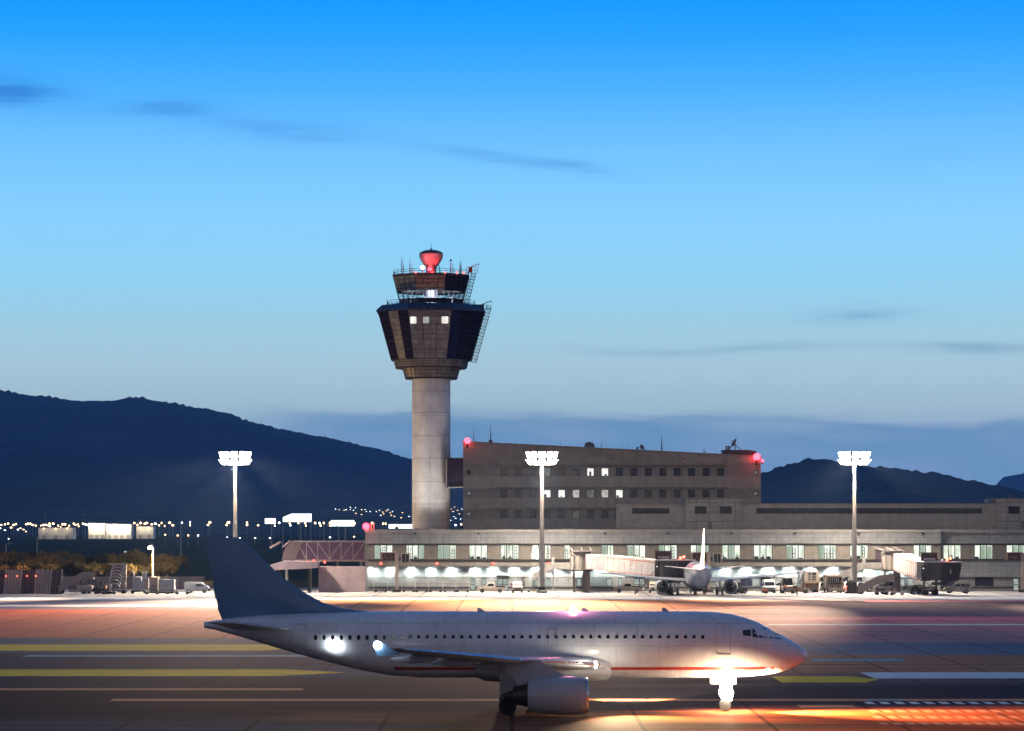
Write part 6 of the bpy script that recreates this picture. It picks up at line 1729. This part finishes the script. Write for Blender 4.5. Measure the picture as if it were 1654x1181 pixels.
def dolly(label, load=None, group=None, canopy=False, name='baggage_cart', cat='cart'):
    t = vehicle(name, label, cat, group)
    part('deck', MB().box(-1.25, 1.25, -.75, .75, .45, .55), GALV, t)
    if canopy:
        q = MB()
        for x in (-1.2, 1.2):
            for y in (-.7, .7): q.box(x - .03, x + .03, y - .03, y + .03, .553, 1.75)
        q.box(-1.2, 1.2, -.72, -.68, 1.1, 1.14)
        part('frame', q, mat('cart_frame_pale', (.62, .5, .46), .5), t)
        part('canopy', MB().box(-1.3, 1.3, -.8, .8, 1.753, 1.82), mat('cart_frame_pale', (.62, .5, .46), .5), t)
    q = MB(); q.beam((1.25, 0, .48), (2.0, 0, .3), .06, .06); part('tow_bar', q, STEEL, t)
    wheels(t, 2.5, 1.5, .22, (-.85, .85))
    return t
def at(o, x, Y, rz): return place(o, (px(x, Y), Y, 0), R(rz))

at(van('white high-roof van facing the camera, left of the cream pushback tug', WHITE), 1241.5, 506, -90)
at(tractor('large cream pushback tug facing the camera between the white van and the tall catering truck', CREAM), 1272, 505, -90).scale = (1.5, 1.5, 1.35)
at(tractor('small tan tractor with dark windows directly left of the tall catering truck', TAN), 1291, 502, -10).scale = (1.1, 1.1, .95)
at(highloader('tall cream catering truck seen from behind with raised platform railing'), 1308.5, 511, 90)
at(buslike('boxy tan bus seen from behind, between the tall catering truck and the third mast'), 1345, 510, 90)
car = suv('car with red tail lights glowing between the tan bus and the mast', WHITE, 'parked_car'); at(car, 1366, 514.5, 100)
lb_ = lamp('tail_glow', 'POINT', (-2.9, 0, .9), 60, (1, .12, .06), car, radius=.3)
for s_ in (-.75, .75): part('brake_light', MB().box(-2.44, -2.40, s_ - .25, s_ + .25, .85, 1.05), emit('brake_light_glow', (1, .12, .06), 10), car)
at(suv('white car half hidden behind the third floodlight mast', WHITE, 'parked_car'), 1390, 514, -80)
at(suv('silver car parked between the catering truck and the tan bus', WHITE, 'parked_car'), 1328, 515, 190)
at(suv('low white car behind the cream pushback tug', WHITE, 'parked_car'), 1260, 515, 170)
at(suv('silver estate car parked side-on under the cab of the right jet bridge', SILVER), 1546.5, 505, 180)
at(stairs_truck('cream passenger stairs parked under the right jet bridge', CREAM, 5.6, 2.3), 1414, 497, 0)
at(gse('cream ground power unit in front of the cream passenger stairs', CREAM), 1424, 493, 5)
at(gse('low brown air-start unit right of the passenger stairs', TAN, 'air_start_unit', L=2.2, H=1.1), 1437, 495, 0)
at(dolly('empty flat dolly on the apron below the service stair of the right jet bridge', name='dolly'), 1449, 490, 0)
at(gse('dark generator beside the drive wheels of the right jet bridge', mat('grey_green_paint', (.13, .12, .10), .6), 'generator', L=2.0, H=1.6), 1479, 496, 0)
fl = vehicle('electric_cabinet', 'dark column of cabinets with cables at the foot of the third floodlight mast', 'cabinet')
part('cabinet', MB().box(-.8, -.05, -.4, .4, 0, 2.1), STEEL, fl, bevel=.03); part('cabinet', MB().box(.05, .75, -.4, .4, 0, 1.9), BLACK, fl, bevel=.03)
part('plinth', MB().box(-1.1, 1.1, -.6, .6, .003, .35), BLACK, fl); part('cable_drum', MB().lathe(-.1, 0, [(.5, 2.15), (.6, 2.2), (.6, 2.4), (.45, 2.45)], 14), CREAM, fl); q = MB(); q.beam((.2, 0, 2.3), (2.4, 0, 2.15), .1, .1); q.beam((-.9, 0, 2.1), (-1.2, 0, 2.8), .07, .07); part('boom', q, GALV, fl)
at(fl, 1375.5, 502, 0)
# service vehicles round the parked airliner
at(tractor('dark baggage tractor under the right wing of the parked airliner', BLACK), 1192, 500, 20)
at(dolly('baggage cart beside the engine of the parked airliner', name='baggage_cart', canopy=True), 1183, 506, 10)
at(gse('dark ground power unit below the belly of the parked airliner', STEEL), 1130, 498, 0)
# vehicles in front of the left half of the terminal
at(pickup('pale pickup truck left of the double door in the left half of the terminal', CREAM), 793, 509, 180)
at(van('small pale van facing the camera between the left pickup truck and the middle mast', CREAM, 1.9, 4.2, 1.7), 836, 508, -90)
at(pickup('pale pickup truck below the tunnel of the pink and white jet bridge', CREAM), 1014, 509, 180)
at(van('small pale van facing the camera left of the parked airliner', CREAM, 1.9, 4.2, 1.7), 1057, 508, -90)
BC = ['first baggage cart from the left under the A13 stand sign', 'baggage cart just right of the A13 sign post', 'third baggage cart of the row along the terminal', 'fourth baggage cart of the row along the terminal', 'fifth baggage cart of the row along the terminal', 'last baggage cart of the row, nearest the pale pickup truck']
c0 = dolly(BC[0], canopy=True, group='baggage carts in a row along the terminal'); at(c0, 615, 512, 0)
for k, x in enumerate((660, 681, 703.5, 727, 747)):
    dup(c0, (px(x, 512), 512, 0), 0, BC[k + 1])
at(dolly('flat cart with two stacked suitcases left of the pale van', name='baggage_cart'), 862, 510, 0)

# left side: blast screen, stairs, ribbed stair cover, loader, containers
sc_ = thing('blast_screen', 'tall screen of alternating pale and dark corrugated panels at the left edge of the apron', 'screen', (px(50, 500), 500, 0))
SP1 = mat('screen_pale_panel', (.42, .33, .29), .6, tile=(.5, 30, 0, .06), grime=.5); SP2 = mat('screen_dark_panel', (.10, .055, .06), .5, tile=(1.0, 30, 0, .06), grime=.3)
edges = [(-14, 9.5, 0), (9.5, 35, 1), (35, 58.5, 0), (58.5, 83, 1), (83, 100, 0)]
for a, b_, k in edges:
    za, zt_ = .003, pz(920.5 if k else 921.5, 500)
    off_ = 2.2
    n_ = 2
    for i in range(n_):
        u0, u1 = a + (b_ - a) * i / n_, a + (b_ - a) * (i + 1) / n_
        q = MB(); q.hexa([(px(u0 - off_, 500) + .03, 499.6, za), (px(u1 - off_, 500) - .03, 499.6, za), (px(u1 - off_, 500) - .03, 500.0, za), (px(u0 - off_, 500) + .03, 500.0, za), (px(u0, 500) + .03, 500.6, zt_), (px(u1, 500) - .03, 500.6, zt_), (px(u1, 500) - .03, 501, zt_), (px(u0, 500) + .03, 501, zt_)])
        part('panel', q, SP1 if k else SP2, sc_)
q = MB()
for x in (9.5, 35, 58.5, 83, 100): q.beam((px(x - off_, 500), 499.4, 0), (px(x, 500), 500.4, pz(920, 500)), .16, .16, (0, 1, 0))
part('post', q, mat('screen_post', (.5, .42, .38), .6), sc_)
for x in (9.5, 27.5, 43.5, 57.5):
    c_ = P(x, 930.5, 499.3); part('red_light', MB().lathe(c_.x, c_.y, [(.02, c_.z - .15), (.11, c_.z - .07), (.11, c_.z + .07), (.02, c_.z + .14)], 8), REDS, sc_)
at(stairs_truck('pink-grey passenger stairs rising to the right beside the blast screen', mat('stair_pink_grey', (.42, .32, .28), .6), 5.6, 2.7), 123, 500, 0)
pw_ = thing('perimeter_wall', 'long low pale pink wall behind the parked equipment at the left of the apron', 'wall', (px(220, 545), 545, 0))
q = MB(); q.box(px(100, 545), px(330, 545), 545, 545.3, 0, pz(932.5, 545)); part('wall', q, mat('pink_wall', (.42, .32, .30), .8, tile=(4, 30, 0, .08)), pw_)
q = MB(); q.box(px(99.5, 545), px(330.5, 545), 544.9, 545.4, pz(932.5, 545) + .003, pz(931.6, 545)); part('coping', q, CREAM, pw_)
at(tractor('dark baggage tractor right of the pink-grey passenger stairs', BLACK), 153, 503, 10)
at(tractor('dark tractor with white chair-like cover beside the ribbed stair hood', STEEL), 165, 499, 170)
hd = thing('ribbed_stair_hood', 'passenger stair tower with curved ribbed canopy behind the left apron equipment', 'passenger stairs', (px(191, 503), 503, 0))
hx, hy = px(191, 503), 503.0
q = MB(); 
for k in range(7):
    f = k / 6; zt_ = 1.55 + f * 3.2; xo = hx - .55 + f * .5
    for j in range(10):
        a0, a1 = math.pi * j / 10, math.pi * (j + 1) / 10
        q.beam((xo + 1.0 * math.cos(a0), hy - 1.5 + f * 2, zt_ - .5 + .75 * math.sin(a0)), (xo + 1.0 * math.cos(a1), hy - 1.5 + f * 2, zt_ - .5 + .75 * math.sin(a1)), .45, .16, (0, 0, 1) if 2 < j < 7 else (1, 0, 0))
part('rib', q, WHITE, hd)
q = MB(); q.rings([[(hx - .55 + f * .5 + .93 * math.cos(a), hy - 1.5 + f * 2, 1.0 + f * 3.2 + .7 * math.sin(a)) for a in [math.pi * j / 10 for j in range(11)]] for f in (0, .5, 1)], closed=False, cap=False); part('canopy_skin', q, mat('canopy_brown', (.30, .18, .13), .7), hd)
q = MB(); q.box(hx + .75, hx + 1.35, hy - .4, hy + .4, .5, pz(911, 503)); q.box(hx - 1.6, hx + 1.35, hy + .6, hy + 1.0, pz(913.5, 503), pz(910.4, 503)); q.hexa([(hx - 1.55, hy - 1.6, .5), (hx - 1.45, hy - 1.6, .5), (hx - 1.2, hy + .6, .5), (hx - 1.3, hy + .6, .5), (hx - 1.55, hy - 1.6, 1.4), (hx - 1.45, hy - 1.6, 1.4), (hx - 1.2, hy + .6, 4.4), (hx - 1.3, hy + .6, 4.4)]); part('side_frame', q, CREAM, hd)
q = MB(); q.box(hx - 1.3, hx + 1.3, hy - 1.7, hy + 1.2, .35, .6); part('chassis', q, STEEL, hd)
for s_ in (-1.0, 1.0):
    q = MB(); wheel(q, hx + s_, hy - 1.5, .36, .36, .25); part('wheel', q, RUB, hd)
    q = MB(); wheel(q, hx + s_, hy + .9, .36, .36, .25); part('wheel', q, RUB, hd)
ld = thing('cargo_loader', 'white cargo loader with two tall upright panels beside the ribbed stair hood', 'loader', (px(226, 503), 503, 0))
lx = lambda x: px(x, 503)
part('upright', MB().box(lx(215.5), lx(218.5), 502, 502.4, .4, pz(922.5, 503)), WHITE, ld)
q = MB(); q.hexa([(lx(229), 502, .4), (lx(234), 502, .4), (lx(234), 502.4, .4), (lx(229), 502.4, .4), (lx(231), 502, pz(923, 503)), (lx(239), 502, pz(923, 503)), (lx(239), 502.4, pz(923, 503)), (lx(231), 502.4, pz(923, 503))]); part('upright', q, WHITE, ld)
part('deck', MB().box(lx(218.7), lx(229), 501.9, 504.5, .5, pz(932, 503)), JETW, ld)
part('operator_cab', MB().box(lx(234.5), lx(241), 501.6, 502.8, .9, 2.5), CREAM, ld); part('chassis', MB().box(lx(214), lx(241), 501.7, 504.6, .3, .497), STEEL, ld)
for x in (216, 236):
    q = MB(); wheel(q, lx(x), 501.6, .33, .33, .3); part('wheel', q, RUB, ld)
def container(label, x0, x1, y0, m_, Y):
    X0, X1 = px(x0, Y), px(x1, Y)
    t = thing('cargo_container', label, 'container', ((X0 + X1) / 2, Y, 0))
    part('body', MB().box(X0, X1, Y, Y + 2.2, .55, pz(y0, Y)), m_, t, bevel=.05)
    q = MB()
    for k in range(5): xx = X0 + (X1 - X0) * (k + .5) / 5; q.box(xx - .02, xx + .02, Y - .03, Y - .003, .65, pz(y0, Y) - .1)
    part('rib', q, GALV, t); part('door_handle', MB().box((X0 + X1) / 2 - .12, (X0 + X1) / 2 + .12, Y - .09, Y - .032, 1.2, 1.4), REDST, t)
    part('skid', MB().box(X0 + .1, X1 - .1, Y + .1, Y + 2.1, .003, .547), STEEL, t)
container('large white cargo container with small red handle, right of the cream container', 255.5, 281, 936, WHITE, 503)
container('taller cream cargo container right beside the white cargo loader', 240, 255, 932, CREAM, 506)
c0 = dolly('empty flat dolly in the row in front of the white cargo container', group='empty dollies in front of the containers', name='dolly'); at(c0, 246, 497, 0)
for x in (262, 278, 294): dup(c0, (px(x, 497), 497, 0), 0)
at(van('small white van right of the large white cargo container', WHITE, 1.9, 4.2, 1.7), 318, 506, 0)
at(dolly('loaded flat trailer left of the ribbed stair hood', name='trailer'), 176, 497, 0)

# ------------------------------------------------------------------ people on the apron
def skin_body(name, verts, edges, radii, m_, parent, levels=1):
    me = bpy.data.meshes.new(name); me.from_pydata(verts, edges, []); me.update()
    o = bpy.data.objects.new(name, me); COL.objects.link(o)
    md = o.modifiers.new('skin', 'SKIN'); md.use_smooth_shade = True
    for i, r_ in enumerate(radii): me.skin_vertices[0].data[i].radius = (r_, r_) if not hasattr(r_, '__len__') else r_
    me.skin_vertices[0].data[0].use_root = True
    sb = o.modifiers.new('sub', 'SUBSURF'); sb.levels = levels; sb.render_levels = levels
    dg = bpy.context.evaluated_depsgraph_get(); dg.update()
    me2 = bpy.data.meshes.new_from_object(o.evaluated_get(dg)); o.modifiers.clear(); o.data = me2; me2.name = name
    me2.materials.clear(); me2.materials.append(m_); o.parent = parent
    ORG[o.name] = (0, 0, 0)
    return o
def person(label, pose):
    t = thing('person', label, 'person', (0, 0, 0))
    if pose == 'stand':
        J = dict(pel=(0, 0, .95), ch=(.02, 0, 1.25), nk=(.02, 0, 1.48), hd=(.05, 0, 1.62), ht=(.05, 0, 1.74), ls=(0, .19, 1.42), le=(.02, .26, 1.14), lw=(.12, .25, .90), rs=(0, -.19, 1.42), re=(.0, -.26, 1.14), rw=(.10, -.25, .90),
                 lh=(0, .10, .90), lk=(.06, .12, .50), la=(-.02, .12, .08), lt=(.16, .13, .03), rh=(0, -.10, .90), rk=(.02, -.12, .50), ra=(-.10, -.12, .08), rt=(.08, -.13, .03))
    else:   # crouching, arms forward
        J = dict(pel=(-.15, 0, .42), ch=(.08, 0, .72), nk=(.20, 0, .92), hd=(.28, 0, 1.03), ht=(.30, 0, 1.15), ls=(.16, .19, .88), le=(.36, .24, .66), lw=(.52, .15, .48), rs=(.16, -.19, .88), re=(.36, -.24, .66), rw=(.52, -.12, .44),
                 lh=(-.13, .10, .40), lk=(.28, .16, .48), la=(.02, .14, .08), lt=(.20, .15, .03), rh=(-.13, -.10, .40), rk=(.28, -.16, .42), ra=(-.02, -.14, .08), rt=(.16, -.15, .03))
    ks = list(J); ed = [('pel', 'ch'), ('ch', 'nk'), ('nk', 'hd'), ('hd', 'ht'), ('ch', 'ls'), ('ls', 'le'), ('le', 'lw'), ('ch', 'rs'), ('rs', 're'), ('re', 'rw'), ('pel', 'lh'), ('lh', 'lk'), ('lk', 'la'), ('la', 'lt'), ('pel', 'rh'), ('rh', 'rk'), ('rk', 'ra'), ('ra', 'rt')]
    rad = dict(pel=.13, ch=.14, nk=.055, hd=.095, ht=.07, ls=.06, le=.045, lw=.028, rs=.06, re=.045, rw=.028, lh=.10, lk=.06, la=.04, lt=.03, rh=.10, rk=.06, ra=.04, rt=.03)
    V = [J[k] for k in ks]; E = [(ks.index(a), ks.index(b_)) for a, b_ in ed]; Rr = [rad[k] for k in ks]
    fw = (Vector(J['lw']) - Vector(J['le'])).normalized()
    for side in 'lr':
        wv = Vector(J[side + 'w']); d = (wv - Vector(J[side + 'e'])).normalized(); i0 = len(V)
        V.append(tuple(wv + d * .07)); Rr.append((.036, .018)); E.append((ks.index(side + 'w'), i0))
        lat = Vector((0, 1, 0)).cross(d).cross(d).normalized() if abs(d.y) < .9 else Vector((1, 0, 0))
        for f in range(5):
            o_ = (f - 2) * .019 if f < 4 else .045
            ln = (.05, .06, .065, .055, .04)[f]; base_ = wv + d * (.10 if f < 4 else .05) + lat * o_
            V.append(tuple(base_)); Rr.append(.009); V.append(tuple(base_ + d * ln + Vector((-.012, 0, -.01)))); Rr.append(.007)
            E.append((i0, len(V) - 2)); E.append((len(V) - 2, len(V) - 1))
    skin_body('body', V, E, Rr, SKIN, t)
    def sub(nm, kk, m_, k=1.18):
        ee = [(a, b_) for a, b_ in ed if a in kk and b_ in kk]; ks2 = list(kk)
        skin_body(nm, [J[a] for a in ks2], [(ks2.index(a), ks2.index(b_)) for a, b_ in ee], [rad[a] * k for a in ks2], m_, t)
    sub('vest', ['ch', 'pel', 'ls', 'rs', 'le', 're'], HIVIS, 1.2)
    sub('trousers', ['pel', 'lh', 'lk', 'la', 'rh', 'rk', 'ra'], CLOTH, 1.22)
    h = Vector(J['ht']); q = MB(); q.lathe(h.x - .015, h.y, [(.10, h.z - .09), (.115, h.z - .02), (.09, h.z + .05), (.03, h.z + .075)], 12); q.v = [tuple(v) for v in q.v]; part('hair', q, HAIR, t, smooth=True)
    hd_ = Vector(J['hd']); q = MB(); q.box(hd_.x + .09, hd_.x + .115, -.012, .012, hd_.z - .015, hd_.z + .025); part('nose', q, SKIN, t)
    q = MB()
    for y in (-.035, .035): q.box(hd_.x + .085, hd_.x + .098, y - .01, y + .01, hd_.z + .03, hd_.z + .042)
    q.box(hd_.x + .085, hd_.x + .097, -.025, .025, hd_.z - .048, hd_.z - .04); part('face_marks', q, HAIR, t)
    return t
at(person('person in an orange vest crouching in front of the white high-roof van', 'crouch'), 1233, 499, 0)
at(person('person in an orange vest bending down, right of the one crouching by the van', 'crouch'), 1238, 497, 200)
at(person('person in an orange vest standing beside the cream pushback tug', 'stand'), 1267.5, 499, -60)
at(person('person in an orange vest standing alone in front of the small tan tractor', 'stand'), 1287.5, 487, -120)
at(person('person in an orange vest standing beside the stairs next to the ribbed stair hood', 'stand'), 171, 496, -40)

# ------------------------------------------------------------------ evening haze over the plain
q = MB(); q.box(-14100, 14100, -320, 16600, -3.5, 470)
hz = part('haze', q, None) if False else None
me = mesh_of('haze', q, [])
hz = bpy.data.objects.new('haze', me); COL.objects.link(hz); hz['kind'] = 'stuff'
m = bpy.data.materials.new('haze'); m.use_nodes = True
t = NT(m.node_tree); out = t.n('ShaderNodeOutputMaterial'); v = t.n('ShaderNodeVolumePrincipled')
v.inputs['Color'].default_value = (.32, .58, 1.0, 1); v.inputs['Density'].default_value = HAZE_D; v.inputs['Anisotropy'].default_value = .2
t.l(v.outputs[0], out.inputs['Volume'])
me.materials.append(m)
m.cycles.homogeneous_volume = True
